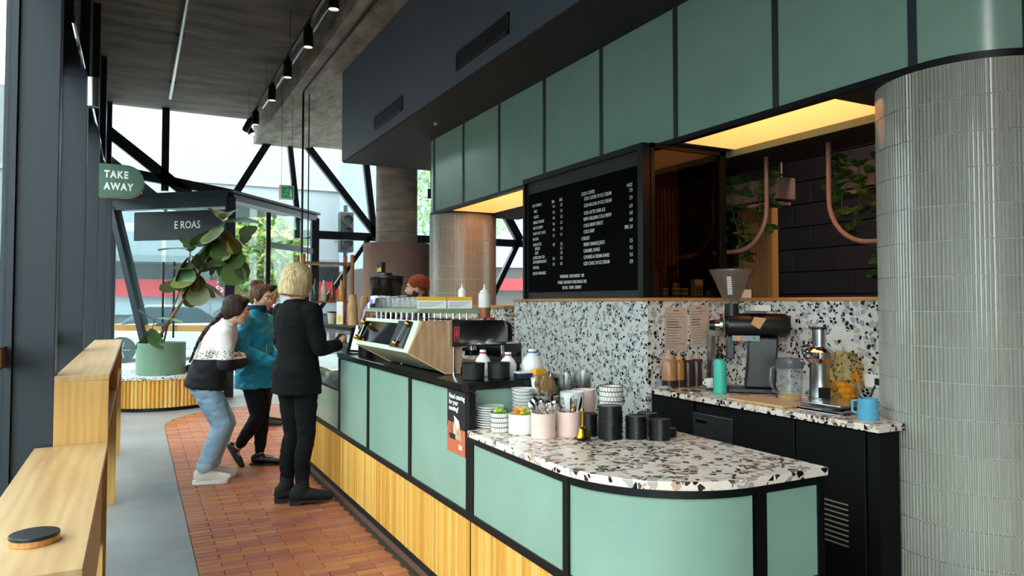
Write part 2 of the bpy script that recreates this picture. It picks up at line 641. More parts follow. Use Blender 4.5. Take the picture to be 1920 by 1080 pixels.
# curved ends around the columns
for cy, a0, a1 in ((CY1, 180, 330), (CY2, 180, 30)):
    pts_o = arc(CX, cy, .392, a0, a1, 24)
    pts_i = arc(CX, cy, .37, a0, a1, 24)
    bandpart('curved_panel', B().prism(pts_o + pts_i[::-1], 'Z', 2.535, 3.41), M['green'])
    bandpart('curved_rail', B().prism(arc(CX, cy, .402, a0, a1, 24) + arc(CX, cy, .36, a0, a1, 24)[::-1], 'Z', 2.505, 2.537), M['black'])
    for ang in ((a0 + (a1 - a0) * .42),):
        px, py = CX + .394 * math.cos(math.radians(ang)), cy + .394 * math.sin(math.radians(ang))
        bandpart('stile', B().bar((px, py, 2.53), (px, py, 3.412), .04, .012, up=(math.cos(math.radians(ang)), math.sin(math.radians(ang)), 0)), M['charcoal'])
bandpart('bottom_rail', B().box(3.138, 3.175, CY1, CY2, 2.505, 2.537), M['black'])
# soffit with two warm light boxes: near one Y 2.55-3.72, far one Y 5.65-7.6
SO = M['bulkhead_soffit']
for nm, x0, x1, y0, y1 in [('soffit_board', 3.175, RX0, CY1, CY2), ('soffit_board', RX1, 4.3, CY1, CY2), ('soffit_board', RX0, RX1, CY1, R1[0]), ('soffit_board', RX0, RX1, R1[1], R2[0]), ('soffit_board', RX0, RX1, R2[1], CY2)]:
    bandpart(nm, B().box(x0, x1, y0, y1, 2.507, 2.54), SO)
LEDWARM = mat('warm_diffuser', 'FFB068', .6, emit=2.6)
for (y0, y1), lb in ((R1, 'warm glowing light box in the soffit above the back bench'), (R2, 'warm glowing light box in the soffit beside the far tiled column')):
    t = thing('soffit_light_box', lb, 'light', ((RX0 + RX1) / 2, (y0 + y1) / 2, 2.54), group='soffit light boxes')
    w, l = (RX1 - RX0) / 2 - .001, (y1 - y0) / 2 - .001
    for q in ((-w, -w + .008, -l, l), (w - .008, w, -l, l), (-w + .008, w - .008, -l, -l + .008), (-w + .008, w - .008, l - .008, l)):
        B().box(q[0], q[1], q[2], q[3], -.03, .225).obj('side_lining', M['warm_panel'], t)
    B().box(-w, w, -l, l, .225, .25).obj('diffuser', LEDWARM, t)

# ---------------------------------------------------------------- tiled columns
TILE_N, TILE_H = 148, .156


def tile_shape(nm):
    w = 2 * PI * CR / TILE_N - .0040
    pr = [(-w / 2, -.004), (-w / 2, .002), (-w / 4, .006), (w / 4, .006), (w / 2, .002), (w / 2, -.004)]
    return B().prism(pr, 'Z', .0018, TILE_H - .0018)


tile_me = tile_shape('tile').mesh('tile', ang=20)
tile_me.materials.append(M['tile'])
tile_pts = tile_shape('t')


def tiled_column(cx, cy, lb, singles):
    t = thing('wall_column', lb, 'column', (cx, cy, 0))
    t['kind'] = 'structure'
    B().cyl(CR - .004, 0, 2.506, 96).obj('grout_core', M['grout'], t)
    mass = B()
    n = 0
    rows = 16
    for r in range(rows):
        for k in range(TILE_N):
            a = 2 * PI * k / TILE_N
            x, y = CR * math.cos(a), CR * math.sin(a)
            rz = a - PI / 2 + PI
            z = r * TILE_H + .008
            adeg = math.degrees(a) % 360
            if singles and n < 300 and 196 < adeg < 252 and 2 < r < 15:
                put('tile', tile_me, M['tile'], t, loc=(x, y, z), rot=(0, 0, a - PI / 2))
                n += 1
            else:
                ca, sa = math.cos(a - PI / 2), math.sin(a - PI / 2)
                mass.add([(x + p[0] * ca - p[1] * sa, y + p[0] * sa + p[1] * ca, z + p[2]) for p in tile_pts.v], tile_pts.f)
    mass.obj('tile_cladding', M['tile'], t, kind='stuff', ang=20)
    return t


tiled_column(CX, CY1, 'large column of grey green finger tiles in the foreground', True)
tiled_column(CX, CY2, 'far column of grey green finger tiles lit warm from above', False)

# bare concrete column behind, standing in a plastered drum
t = thing('wall_concrete_column', 'bare round concrete column rising from a brown drum', 'column', (3.66, 11.0, 0))
t['kind'] = 'structure'
B().cyl(.325, 0, 4.75, 48).obj('shaft', mat('column_concrete', 'A2978B', .75, var=.3, scale=3, stretch=(1, 1, 3), bump=.15, bscale=20), t)
for z in (2.55, 2.9, 3.6):
    B().lathe([(.3262, z), (.328, z + .004), (.3262, z + .008)], 48).obj('form_line', mat('form_line', '5E564E', .9), t)
B().cyl(.52, 0, 2.38, 64).obj('drum', mat('brown_plaster', '94796C', .75, var=.1, scale=8), t)

# ---------------------------------------------------------------- terrazzo block with menu, back wall
XB, YB, XW, ZL = 2.95, 3.76, 3.62, 1.462
struct(B().box(XB, 4.3, YB, 5.62, 0, ZL).obj('wall_menu', M['terrazzo_wall']), 'terrazzo clad wall below the menu board')
struct(B().box(XB + .03, 4.3, YB + .55, 5.41, ZL + .02, 2.507).obj('wall_menu_upper', M['black']), 'black wall carrying the menu board')
struct(B().box(XW, XW + .12, 2.0, YB, 0, ZL).obj('wall_back', M['terrazzo_wall']), 'terrazzo splashback behind the back bench')
t = B().box(XB - .012, 4.32, YB - .012, 5.63, ZL, ZL + .022).box(XW - .012, XW + .14, 1.9, YB - .012, ZL, ZL + .022).obj('trim_4', M['ledge'], bevel=.003)
struct(t, 'timber ledge on top of the terrazzo wall')
# terrazzo upstand beyond, near the far column
struct(B().box(3.0, 3.6, 5.9, 7.7, 0, 1.40).obj('wall_low_far', M['terrazzo_wall']), 'low terrazzo wall beside the far tiled column')
struct(B().box(2.98, 3.62, 5.88, 7.72, 1.40, 1.425).obj('trim_5', M['ledge']), 'timber cap on the far low wall')

# cabinet with dark glass at the end of the menu wall
t = thing('glass_cabinet', 'black framed cabinet with dark glass above the timber ledge', 'cabinet', (XB + .036, YB, ZL + .022))
W, Hc = XW + .02 - XB - .036, 1.02
b = B().box(0, .03, 0, .018, 0, Hc).box(W - .05, W, 0, .05, 0, Hc).box(0, W, 0, .03, Hc - .03, Hc).box(.03, W - .05, 0, .03, 0, .012)
b.obj('frame', M['black'], t)
B().box(.03, W - .05, .012, .016, .012, Hc - .03).obj('pane', M['smoke'], t)
B().box(.032, .044, .03, .54, 0, Hc).obj('side_panel', M['black'], t)
B().box(.012, W, .50, .54, 0, Hc).obj('back_panel', mat('cabinet_back', '6A4C38', .5, var=.2, scale=3), t)
for q in range(16):
    B().cyl(.013, .0, Hc - .2, 8).obj('reed', mat('brown_reed', '7A5A40', .5) if q == 0 else bpy.data.materials['brown_reed'], t, loc=(.05 + q * .036, .49, .0))

# menu board
t = thing('menu_board', 'black letter board with white drinks menu and prices', 'menu', (XB, 0, 0))
Y0, Y1, Z0, Z1 = 3.82, 5.38, ZL + .022, 2.46
b = B().box(-.03, .03, Y0 - .055, Y0, Z0, Z1 + .04).box(-.03, .03, Y1, Y1 + .03, Z0, Z1 + .04).box(-.03, .03, Y0, Y1, Z1, Z1 + .04)
b.obj('frame', M['black'], t)
B().box(-.004, .028, Y0, Y1, Z0 + .001, Z1).obj('mount', mat('board_mount', '16181B', .5), t)
B().box(-.018, -.004, Y0 + .0, Y1 - .05, Z0 + .055, Z1 - .10).obj('letter_panel', mat('letter_felt', '050506', .9, spec=.08), t)
RT = (PI / 2, 0, -PI / 2)
MT = M['lettering']


def mline(s, y, z, size=.036, al='LEFT'):
    return text(s, size * 1.1, MT, t, (-.0186, y, z), RT, 'menu_line', al, .72, .0005, .0002, 1.06)


LEFT = [('HOT DRINKS', 5.262, 2.245), ('MILK', 5.235, 2.197), ('BLACK', 5.235, 2.150), ('SINGLE ORIGIN', 5.248, 2.105), ('BATCH BREW', 5.248, 2.058), ('RASO HOT CHOC', 5.248, 2.012), ('MOCHA', 5.253, 1.966), ('CHAI LATTE', 5.253, 1.92), ('SPICED', 5.218, 1.885), ('LEAF', 5.218, 1.85), ('LOOSE LEAF TEA', 5.253, 1.812), ('SOY/ALMOND/OAT', 5.253, 1.776), ('STRONG', 5.253, 1.73), ('DECAF AVAILABLE', 5.253, 1.682)]
for s_, y, z in LEFT:
    mline(s_, y, z, .031)
mline('SML', 4.945, 2.243, .031)
mline('LRG', 4.83, 2.245, .031)
for a, c, z in [('4.4', '5.0', 2.205), ('4.4', '5.0', 2.158), ('4.4', '5.0', 2.112), ('4.6', '5.0', 2.066), ('4.6', '5.0', 2.02), ('5.1', '6.1', 1.974), ('4.9', '5.6', 1.90), ('', '6.1', 1.866), ('', '5.0', 1.83), ('0.5', '0.5', 1.79), ('0.5', '0.5', 1.745)]:
    if a:
        mline(a, 4.93, z, .031)
    mline(c, 4.815, z, .031)
for s_, p, y, z in [('COLD COFFEE', '14OZ', 4.515, 2.245), ('ICED COFFEE W ICE CREAM', '7.9', 4.475, 2.205), ('ICED MOCHA W ICE CREAM', '7.9', 4.478, 2.155), ('ICED LATTE OVER ICE', '6.9', 4.478, 2.10), ('NEW ORLEANS COLD BREW', '6.0', 4.484, 2.055), ('COLD BREW SPRITZ', '6.0', 4.484, 2.008), ('COLD DRIP', 'SML 5.0', 4.484, 1.962), ('CHILLED', '', 4.513, 1.914), ('FRESH ORANGE JUICE', '7.5', 4.484, 1.868), ('CARAMEL SHAKE', '9.5', 4.485, 1.821), ('COOKIES & CREAM SHAKE', '9.5', 4.485, 1.774), ('ICED CHOC W ICE CREAM', '7.9', 4.485, 1.727)]:
    mline(s_, y, z, .033)
    if p:
        mline(p, 3.89, z - (.012 if p != '14OZ' else .015), .033, 'RIGHT')
for s_, z in (('WEEKEND  SURCHARGE  10%', 1.643), ('PUBLIC HOLIDAY SURCHARGE 20%', 1.598), ('RETAIL  ITEMS  EXEMPT', 1.556)):
    mline(s_, 4.65, z, .031, 'CENTER')

# ---------------------------------------------------------------- room seen through the opening over the back bench
bw = bpy.data.objects.new('wall_blocks', None)
COL.objects.link(bw)
struct(bw, 'dark painted block wall of the room behind the counter')
XK = 5.0
B().box(XK, XK + .1, 1.0, 8, 0, 3.43).obj('mortar_core', mat('dark_mortar', '1D1C21', .9), bw)
bl_me = B().box(-.03, 0, .004, .386, .004, .186).mesh('block', bevel=.004, seg=1)
bl_me.materials.append(M['block'])
for r in range(7, 17):
    for k in range(9):
        put('block', bl_me, M['block'], bw, loc=(XK, 2.2 + k * .39 - (.195 if r % 2 else 0), r * .19))
struct(B().box(XW, XK, 1.0, 1.1, 0, 3.43).obj('wall_side', M['bulkhead_soffit']))
struct(B().box(4.3, XK + .1, 1.0, 8, 3.40, 3.44).obj('ceiling_back_room', M['bulkhead_soffit']))
struct(B().box(XW + .13, XK, 1.1, 8, -.005, .004).obj('floor_back_room', mat('back_floor', '2A2725', .7)))
struct(B().box(XW + .02, 3.66, 2.4, YB, 2.46, 2.505).obj('trim_6', M['green_dark']), 'green head rail over the back opening')
t = thing('slatted_door', 'timber slatted door seen past the grinder hopper', 'door', (4.62, 4.30, 0))
B().box(.03, .06, 0, .56, 0, 2.32).obj('backing', M['oak_end'], t)
for q in range(16):
    B().box(0, .03, 0, .022, 0, 2.32).obj('batten', mat('door_batten', 'B98A5C', .5, var=.1) if q == 0 else bpy.data.materials['door_batten'], t, loc=(0, .005 + q * .035, 0))
B().box(-.01, .06, -.05, 0, 0, 2.36).obj('jamb', M['oak_end'], t)

# ---------------------------------------------------------------- left window wall
XP = -.34
YS = [-2.5, .8, 4.1, 6.2, 8.2, 10.3, 12.5, 15.3]
for i, y in enumerate(YS):
    t = thing('trim_%d' % (10 + i), 'dark steel window post', 'post', (XP, y, 0))
    t['kind'] = 'structure'
    del t['category']
    B().box(-.17, 0, 0, .11, 0, 3.13).obj('fin', M['mullion'], t, bevel=.004)
    B().prism([(-.17, 3.13), (0, 3.13), (-.10, 3.6), (-.10, 5.2), (-.22, 5.2), (-.22, 3.13)], 'Y', .02, .09).obj('upper_fin', M['mullion'], t)
    B().box(-.22, -.17, -.03, .14, 0, 5.2).obj('mullion', M['mullion'], t)
XG = XP - .20
for i in range(len(YS) - 1):
    w = thing('window_%d' % (i + 1), 'tall shopfront window pane on the left', 'window', (XG, YS[i], 0))
    w['kind'] = 'structure'
    del w['category']
    L = YS[i + 1] - YS[i]
    B().box(-.006, .006, .14, L - .03, .12, 3.2).obj('pane', M['glass'], w)
    B().box(-.02, .02, .14, L - .03, 3.28, 5.2).obj('spandrel_panel', M['charcoal'], w)
    B().box(-.04, .04, .14, L - .03, 0, .12).obj('window_sill', M['mullion'], w)
    B().box(-.03, .03, .14, L - .03, 3.2, 3.28).obj('transom', M['mullion'], w)
    if i in (1, 2):
        B().box(.007, .009, .14, L - .03, 1.15, 1.25).obj('gold_decal', mat('gold_film', '8A5A1E', .4, .3) if 'gold_film' not in bpy.data.materials else bpy.data.materials['gold_film'], w)
        for q in range(int((L - .3) / .15)):
            for s in (-.02, .02):
                B().box(.0092, .0105, 0, .006, 1.16, 1.24).obj('decal_stroke', M['paper'], w, loc=(0, .25 + q * .15 + s, 0))
            B().box(.0092, .0105, -.02, .026, 1.197, 1.203).obj('decal_stroke', M['paper'], w, loc=(0, .25 + q * .15, 0))
b = B().tube([(XP - .03, 5.2, 3.2), (XP - .03, 15.2, 3.2)], .012, 8)
t = b.obj('window_conduit', M['chrome'])
tag(t, 'thin bright conduit running above the window posts', 'pipe')

# ---------------------------------------------------------------- end facade
YF = 15.35
fac = bpy.data.objects.new('wall_facade', None)
COL.objects.link(fac)
struct(fac, 'glazed end facade with dark diagonal bracing')
MU = M['mullion']


def fbar(x0, z0, x1, z1, w=.16, d=.12, y=YF):
    B().bar((x0, y, z0), (x1, y, z1), w, d, up=(0, 1, 0)).obj('brace', MU, fac)


fbar(-.8, 4.0, 1.72, 3.62, .17)
fbar(.464, 3.6, .464, 5.25, .13)
fbar(-.85, 4.92, 1.05, 3.42, .2)
fbar(-.85, 4.45, .55, 3.3, .18, y=YF + .3)
fbar(2.45, 4.9, 1.55, 3.3, .14)
fbar(2.78, 4.8, 3.0, 2.9, .1)
fbar(3.05, 4.85, 4.62, 2.95, .14)
fbar(2.9, 2.88, 9.4, 2.88, .17)
fbar(4.35, 4.9, 4.6, 2.9, .13)
fbar(4.5, 2.88, 3.2, 1.0, .09)
fbar(4.95, 4.9, 4.95, 0, .09)
fbar(7.3, 4.4, 8.2, 2.95, .2)
fbar(8.15, 2.9, 7.2, 1.1, .12)
fbar(8.5, 5.0, 8.5, 0, .2)
fbar(-.6, 0, -.6, 5.2, .16)
fbar(6.3, 5.0, 6.3, 0, .12)
for x0, x1 in ((-.55, .43), (.5, 2.4), (2.4, 4.9), (5.0, 6.25), (6.35, 8.4), (8.6, 9.4)):
    for z0, z1 in ((0.05, 2.8), (2.96, 5.2)):
        B().box(x0, x1, YF - .006, YF + .006, z0, z1).obj('pane', M['glass'], fac)

# right and rear closing walls
struct(B().box(9.4, 9.5, -4, 15.4, 0, 5.2).obj('wall_right', M['bulkhead']))
struct(B().box(-.62, 9.5, -4.1, -4, 0, 5.2).obj('wall_rear', mat('rear_plaster', '3E3C3A', .8)))
struct(B().box(5.1, 9.4, -4, 8.2, 0, 3.42).obj('wall_core', M['bulkhead_soffit']))

# ---------------------------------------------------------------- entrance vestibule, turned against the facade
VC = Vector((1.29, 12.0, 0))
dl = Vector((-.755, .656, 0))
dr = Vector((.62, .785, 0))
vest = thing('wall_vestibule', 'dark steel framed glass entrance vestibule', 'vestibule', (0, 0, 0))
vest['kind'] = 'structure'
del vest['category']


def vb(a, c, w, h=None):
    B().bar(a, c, w, h).obj('frame_bar', MU, vest)


Lf, Rt = 2.2, 2.9
A0, A1, A2 = VC + dl * Lf, VC, VC + dr * Rt
up = Vector((0, 0, 1))
vb(A0 + up * 3.06, A1 + up * 3.06, .14, .22)
vb(A1 + up * 3.1, A2 + up * 3.1, .12, .1)
for p in (A0, A1, A2):
    vb(p, p + up * 3.1, .14)
vb(VC + dr * 1.15, VC + dr * 1.15 + up * 3.0, .07)
vb(VC + dr * 1.15 + up * 2.45, A2 + up * 2.45, .06, .1)
vb(A0 + up * 3.0 + dl * -.05, VC + dl * 1.25, .17, .1)
ri = VC + dr * .5
B().prism([(v.x, v.y) for v in (A0 - dr * .1, A1 - dl * .1 - dr * .1, A2 - dl * .12, A2 + dl * Lf)], 'Z', 3.16, 3.2).obj('roof', M['charcoal'], vest)
for p, q in ((A0, A1), (A1, A1 + dr * 1.12), (VC + dr * 1.2, A2)):
    d = (q - p).normalized()
    B().bar(p + d * .08 + up * 1.55, q - d * .08 + up * 1.55, .008, 2.9, up=(0, 0, 1)).obj('pane', M['glass'], vest)
sg = B().bar(A1 + dl * .08 + up * 2.68 , A1 + dl * 1.75 + up * 2.68, .03, .46)
sg.obj('fascia_board', mat('fascia', '17181B', .5), vest)
rzv = math.atan2(-dl.y, -dl.x)
pt = A1 + dl * .88 + up * 2.64 - Vector((-dl.y, dl.x, 0)).normalized() * -.02
nrm = Vector((dl.y, -dl.x, 0)).normalized()
if nrm.y > 0:
    nrm = -nrm
pt = A1 + dl * 1.0 + up * 2.63 + nrm * .018
text('E ROAS', .17, M['lettering'], vest, pt, (PI / 2, 0, rzv), 'fascia_lettering', 'LEFT', .85, .001, .001)
for k in (.95, 1.15):
    q = VC + dl * k + nrm * .06
    B().tube([q + up * .9, q + up * 2.1], .016, 8).obj('door_handle', M['black'], vest)
# gold decal band on the entrance glass
q0, q1 = A1 + dl * .1 + up * 1.05 - nrm * .0, A0 - dl * .1 + up * 1.05
B().bar(q0 + nrm * .008, q1 + nrm * .008, .003, .1).obj('gold_decal', mat('amber_film', 'B98A4A', .5), vest)
# ================================================================ street outside
g = B().box(-60, 60, 15.6, 70, -.12, -.06)
struct(B().box(-60, -.7, -30, 15.6, -.12, -.06).obj('ground_side_street', mat('asphalt', '4A4B4D', .85, var=.15, scale=2)), 'dark asphalt of the side street')
struct(g.obj('ground_street', mat('pale_street', 'B5B5B4', .8, var=.08, scale=.8)), 'pale street and footpath outside')
# long pale building across the street
t = thing('street_building', 'long pale grey building with stepped parapet across the street', 'building', (-2, 38, 0))
WP = mat('pale_render', '8E9398', .9, var=.04, scale=1)
B().box(-30, 34, 0, 8, 3.6, 10.2).obj('wall', WP, t)
B().box(-6, 4, 0, 8, 10.2, 11.0).box(4, 34, 0, 8, 10.2, 11.9).obj('parapet', WP, t)
B().box(-30, 34, -.15, 0, 7.3, 7.5).obj('string_course', mat('grey_trim', '9AA0A6', .8), t)
B().box(-30, 34, -1.8, 0, 3.3, 3.6).obj('awning', mat('awning_grey', '6E7378', .7), t)
for k in range(9):
    f = B().box(-1.2, 1.2, -.06, 0, 4.7, 6.6).obj('window', mat('far_frame', '8E959C', .6) if k == 0 else bpy.data.materials['far_frame'], t, loc=(-14 + k * 4.4, 0, 0))
    B().box(-1.1, 1.1, -.08, -.06, 4.8, 6.5).obj('pane', mat('far_pane', '8FA0AD', .2) if k == 0 else bpy.data.materials['far_pane'], f)
B().box(-30, 34, .3, 8, 0, 3.3).obj('shop_recess', mat('shop_dark', '54575B', .6, var=.2, scale=.6), t)
for k in range(10):
    B().box(-.2, .2, -.02, .3, 0, 3.3).obj('pier', WP, t, loc=(-18 + k * 4.6, 0, 0))
rb = B().box(-7, 30, -.32, -.22, 1.75, 2.55).obj('red_banner', mat('red_banner', 'C8202B', .6), t)
text('AUTUMN SALES', .42, M['lettering'], rb, (3.1, -.33, 1.98), (PI / 2, 0, 0), 'banner_lettering', 'LEFT', .9)
B().box(-30, 34, .1, .3, .9, 1.75).obj('shop_window', mat('shop_glass', '9AA2A8', .15), t)
# dark office block to the right with lit sign
t = thing('office_block', 'blue grey office block with a lime and white sign', 'building', (14, 28, 0))
B().box(-5.0, 12, 0, 8, 3.0, 8.3).obj('wall', mat('office_blue', '8A97A5', .7, var=.05), t)
B().box(-5.0, 12, .4, 8, 0, 3.0).obj('shopfront', mat('office_shop', '4A4644', .5, var=.3, scale=.7), t)
s = B().box(-3.0, -1.7, -.2, -.02, 3.6, 6.2).obj('sign', mat('sign_white', 'F2F4F0', .5), t)
B().box(-2.98, -1.72, -.215, -.2, 5.0, 6.15).obj('lime_panel', mat('lime', 'A6CE4A', .5), s)
B().box(-5.0, 12, -.3, -.05, 2.0, 2.5).obj('red_band', bpy.data.materials['red_banner'], t)
for k in range(6):
    B().box(-.9, .9, -.05, 0, 6.4, 7.8).obj('window', mat('office_pane', '5E6E7D', .2) if k == 0 else bpy.data.materials['office_pane'], t, loc=(-3.5 + k * 2.6, 0, 0))

# building on the left side street, pale in the haze
t = thing('side_building', 'pale building beyond the left windows', 'building', (-22, 10, 0))
B().box(-4, 0, -22, 22, 0, 9).obj('wall', mat('side_brick', '6A6764', .9, var=.1, scale=2), t)
for k in range(8):
    B().box(0, .06, -1.2, 1.2, 1.2, 3.4).obj('window', bpy.data.materials['far_pane'], t, loc=(0, -18 + k * 5, 0))
    B().box(0, .06, -1.2, 1.2, 5.0, 7.0).obj('window', bpy.data.materials['far_pane'], t, loc=(0, -18 + k * 5, 0))


def tree(lb, loc, h, cr, cols, nleaf, name='street_tree'):
    t = thing(name, lb, 'tree', loc)
    tr = B().tube([(0, 0, 0), (.05, 0, h * .3), (-.05, .05, h * .55), (.05, 0, h * .8)], [.16, .13, .1, .05], 8)
    for k in range(6):
        a = k * 1.05
        tr.tube([(0, 0, h * (.4 + .05 * k)), (cr * .4 * math.cos(a), cr * .4 * math.sin(a), h * (.55 + .05 * k)), (cr * .75 * math.cos(a), cr * .75 * math.sin(a), h * (.66 + .05 * k))], [.07, .05, .02], 6)
    tr.obj('trunk', mat('bark_' + lb[:5], '8A8178', .9), t)
    cb = B()
    for k in range(nleaf):
        while True:
            p = Vector((random.uniform(-1, 1), random.uniform(-1, 1), random.uniform(-1, 1)))
            if .25 < p.length < 1:
                break
        c = Vector((p.x * cr, p.y * cr, h * .68 + p.z * h * .33))
        s = random.uniform(.09, .17)
        u = Vector((random.uniform(-1, 1), random.uniform(-1, 1), random.uniform(-1, 1))).normalized()
        w = u.orthogonal().normalized()
        n = u.cross(w) * .25
        cb.add([c - u * s, c - w * s * .5 + n * s, c + u * s, c + w * s * .5 + n * s], [(0, 1, 2, 3)])
    cb.obj('foliage', piecemat('leaf_' + lb[:5], cols, .6, bump=0, gamount=.1), t, kind='stuff')
    return t


tree('slender street tree with yellow green leaves outside the entrance', (3.5, 24, 0), 4.3, 1.5, ['7C9A3E', '92A848', 'A8903E', '6E8E3C'], 2600)
tree('green street tree beyond the concrete column', (9.6, 22.5, 0), 8.5, 2.6, ['7FA066', '8FB07A', '6F9460', 'A0BA88'], 3200)


def car(lb, loc, rz, col):
    t = thing('parked_car', lb, 'car', loc, rz)
    body = [(-2.1, .3), (-2.15, .7), (-1.9, .9), (-1.1, .98), (1.0, .98), (1.9, .85), (2.15, .62), (2.15, .3)]
    B().prism([(x, z) for x, z in body], 'Y', -.85, .85).obj('body', mat('car_paint_' + col, col, .25, coat=.6), t, bevel=.06, seg=3)
    cab = [(-1.35, .96), (-.75, 1.42), (.45, 1.42), (1.15, .96)]
    B().prism(cab, 'Y', -.74, .74).obj('cabin', mat('car_glass_' + col, '3A444C', .1), t, bevel=.05, seg=3)
    B().prism([(-.8, 1.40), (-.7, 1.46), (.4, 1.46), (.5, 1.40)], 'Y', -.7, .7).obj('roof', bpy.data.materials['car_paint_' + col], t)
    for x in (-1.3, 1.3):
        for s in (-1, 1):
            w = B().lathe([(.16, -.1), (.32, -.1), (.33, -.06), (.33, .06), (.32, .1), (.16, .1)], 24, axis='Y').obj('wheel', M['rubber'], t, loc=(x, s * .82, .33))
            hb = B().lathe([(.2, -.09), (.21, 0), (.2, .09)], 20, axis='Y')
            for q in range(5):
                a = q * 2 * PI / 5
                hb.bar((0, -s * -.105, 0), (.2 * math.cos(a), s * .105, .2 * math.sin(a)), .05, .02)
            hb.obj('rim', M['steel'], w)
    return t


car('silver car parked across from the entrance', (1.0, 21.5, -.06), 0, 'D4D7DA')
car('white car further along the street', (3.6, 27.5, -.06), .0, 'E6E8EA')

# traffic light at the corner
t = thing('traffic_light', 'dark traffic light head seen through the facade glass', 'traffic light', (5.3, 20.5, -.06))
B().tube([(0, 0, 0), (0, 0, 4.3)], .06, 10).obj('pole', M['gunmetal'], t)
B().box(-.2, .2, -.16, .1, 2.95, 4.1).obj('housing', M['rubber'], t, bevel=.03)
for q in range(3):
    B().lathe([(.02, 0), (.13, 0), (.15, -.14), (.14, -.14), (.12, -.02)], 16, axis='Y').obj('visor', M['rubber'], t, loc=(0, -.16, 3.2 + q * .33))
# ================================================================ service counter
XC, ZH, ZLOW, ZB = 1.36, 1.075, .87, .485      # front face, high top, low top, underside of the green band
YH0, YH1, YD1, YR = 3.05, 5.42, 7.0, 3.14                 # near end of the high run, start and far end of the display
XBK = 1.97


def batten_mesh(z0, z1, r=.0125):
    pr = [(r * math.cos(math.radians(a)), r * math.sin(math.radians(a))) for a in range(-90, 91, 30)]
    me = B().prism(pr, 'Z', z0, z1).mesh('batten', ang=60)
    me.materials.append(M['batten'])
    return me


bat = batten_mesh(.085, ZB - .02)
hc = thing('service_counter', 'long high counter of pale green panels over timber battens', 'counter', (XC, YH0, 0))


def cpart(name, b, m, t=hc, **kw):
    o = b.obj(name, m, t, **kw)
    o.location = (-t.location[0], -t.location[1], -t.location[2])
    return o


cpart('carcass', B().box(XC + .03, XBK, YR + .02, YD1, .09, ZB).box(XC + .03, XBK, YR + .02, YH1, ZB, ZH - .035), M['black'])
cpart('kickboard', B().box(XC + .045, XBK, YR + .02, YD1, 0, .09), M['rubber'])
hd = [YH0, 3.845, 4.66, YH1]
for a, c in zip(hd[:-1], hd[1:]):
    cpart('green_panel', B().box(XC + .006, XC + .03, a + .018, c - .018, ZB + .01, ZH - .045), M['green'], bevel=.002, seg=1)
for d in hd:
    cpart('stile', B().box(XC - .002, XC + .03, d - .019, d + .019, ZB - .012, ZH - .04), M['black'])
cpart('lower_rail', B().box(XC - .004, XC + .03, YH0 - .019, YD1, ZB - .022, ZB + .012), M['black'])
cpart('end_panel', B().box(XC + .03, XBK - .03, YR + .004, YR + .02, ZLOW, ZH - .04), M['green'])
cpart('end_stile', B().box(XBK - .03, XBK, YR - .004, YR + .02, ZLOW, ZH - .04).box(XC + .006, XC + .03, YH0 + .02, YR + .02, ZLOW, ZH - .04).box(XC + .03, XBK - .03, YR, YR + .02, ZLOW, ZLOW + .012), M['black'])
n = int((YD1 - YH0) / .0255)
for k in range(n):
    put('batten', bat, M['batten'], hc, loc=(.012, .013 + k * .0255, 0), rot=(0, 0, PI))
wt = B().box(XC - .012, XBK + .015, YR - .02, YH1 + .01, ZH - .035, ZH).box(XC - .012, XC + .03, YH0 - .02, YR - .02, ZH - .035, ZH).obj('black_worktop', mat('black_stone', '0E0F11', .22), bevel=.004)
tag(wt, 'black stone worktop on the high counter under the coffee machine', 'worktop')
# catering poster stuck on the green panel
ps = thing('catering_poster', 'black and orange catering poster on the green counter panel', 'poster', (XC + .004, 3.08, .735))
ps.scale = (1, 1.24, .96)
B().box(-.004, 0, 0, .175, 0, .31).obj('sheet', mat('poster_black', '1B1718', .6), ps)
B().box(-.0048, -.004, .0, .175, 0, .125).obj('orange_field', mat('poster_orange', 'C9694A', .6), ps)
B().box(-.0056, -.0048, .075, .165, .075, .15).obj('photo_print', mat('poster_food', 'A8553F', .6, var=.5, scale=30), ps)
B().prism([(.035, .07), (.10, .075), (.115, .12), (.10, .165), (.05, .15)], 'X', -.0064, -.0056).obj('sandwich_print', mat('poster_bread', 'D8B08C', .6, var=.5, scale=45), ps)
B().prism([(.05, .135), (.085, .135), (.105, .185), (.055, .165)], 'X', -.0072, -.0064).obj('wrapper_print', M['paper'], ps)
B().box(-.0072, -.0064, .09, .145, .068, .095).obj('dark_print', M['rubber'], ps)
for s_, z in (('Need catering', .268), ('for your', .238), ('meeting?', .208)):
    text(s_, .034, M['lettering'], ps, (-.0046, .158, z), (PI / 2, 0, -PI / 2), 'poster_lettering', 'LEFT', .78, .0003, .0008)
text('full', .032, M['lettering'], ps, (-.0054, .06, .028), (PI / 2, 0, -PI / 2), 'poster_mark', 'LEFT', .8, .0003, .001)

# ---------------------------------------------------------------- display case at the far end
dc = thing('display_case', 'glass fronted food display case beyond the green counter panels', 'display case', (XC, YH1, ZB + .014))
D0, D1 = YH1 + .03, YD1


def dpart(name, b, m, **kw):
    o = b.obj(name, m, dc, **kw)
    o.location = (-dc.location[0], -dc.location[1], -dc.location[2])
    return o


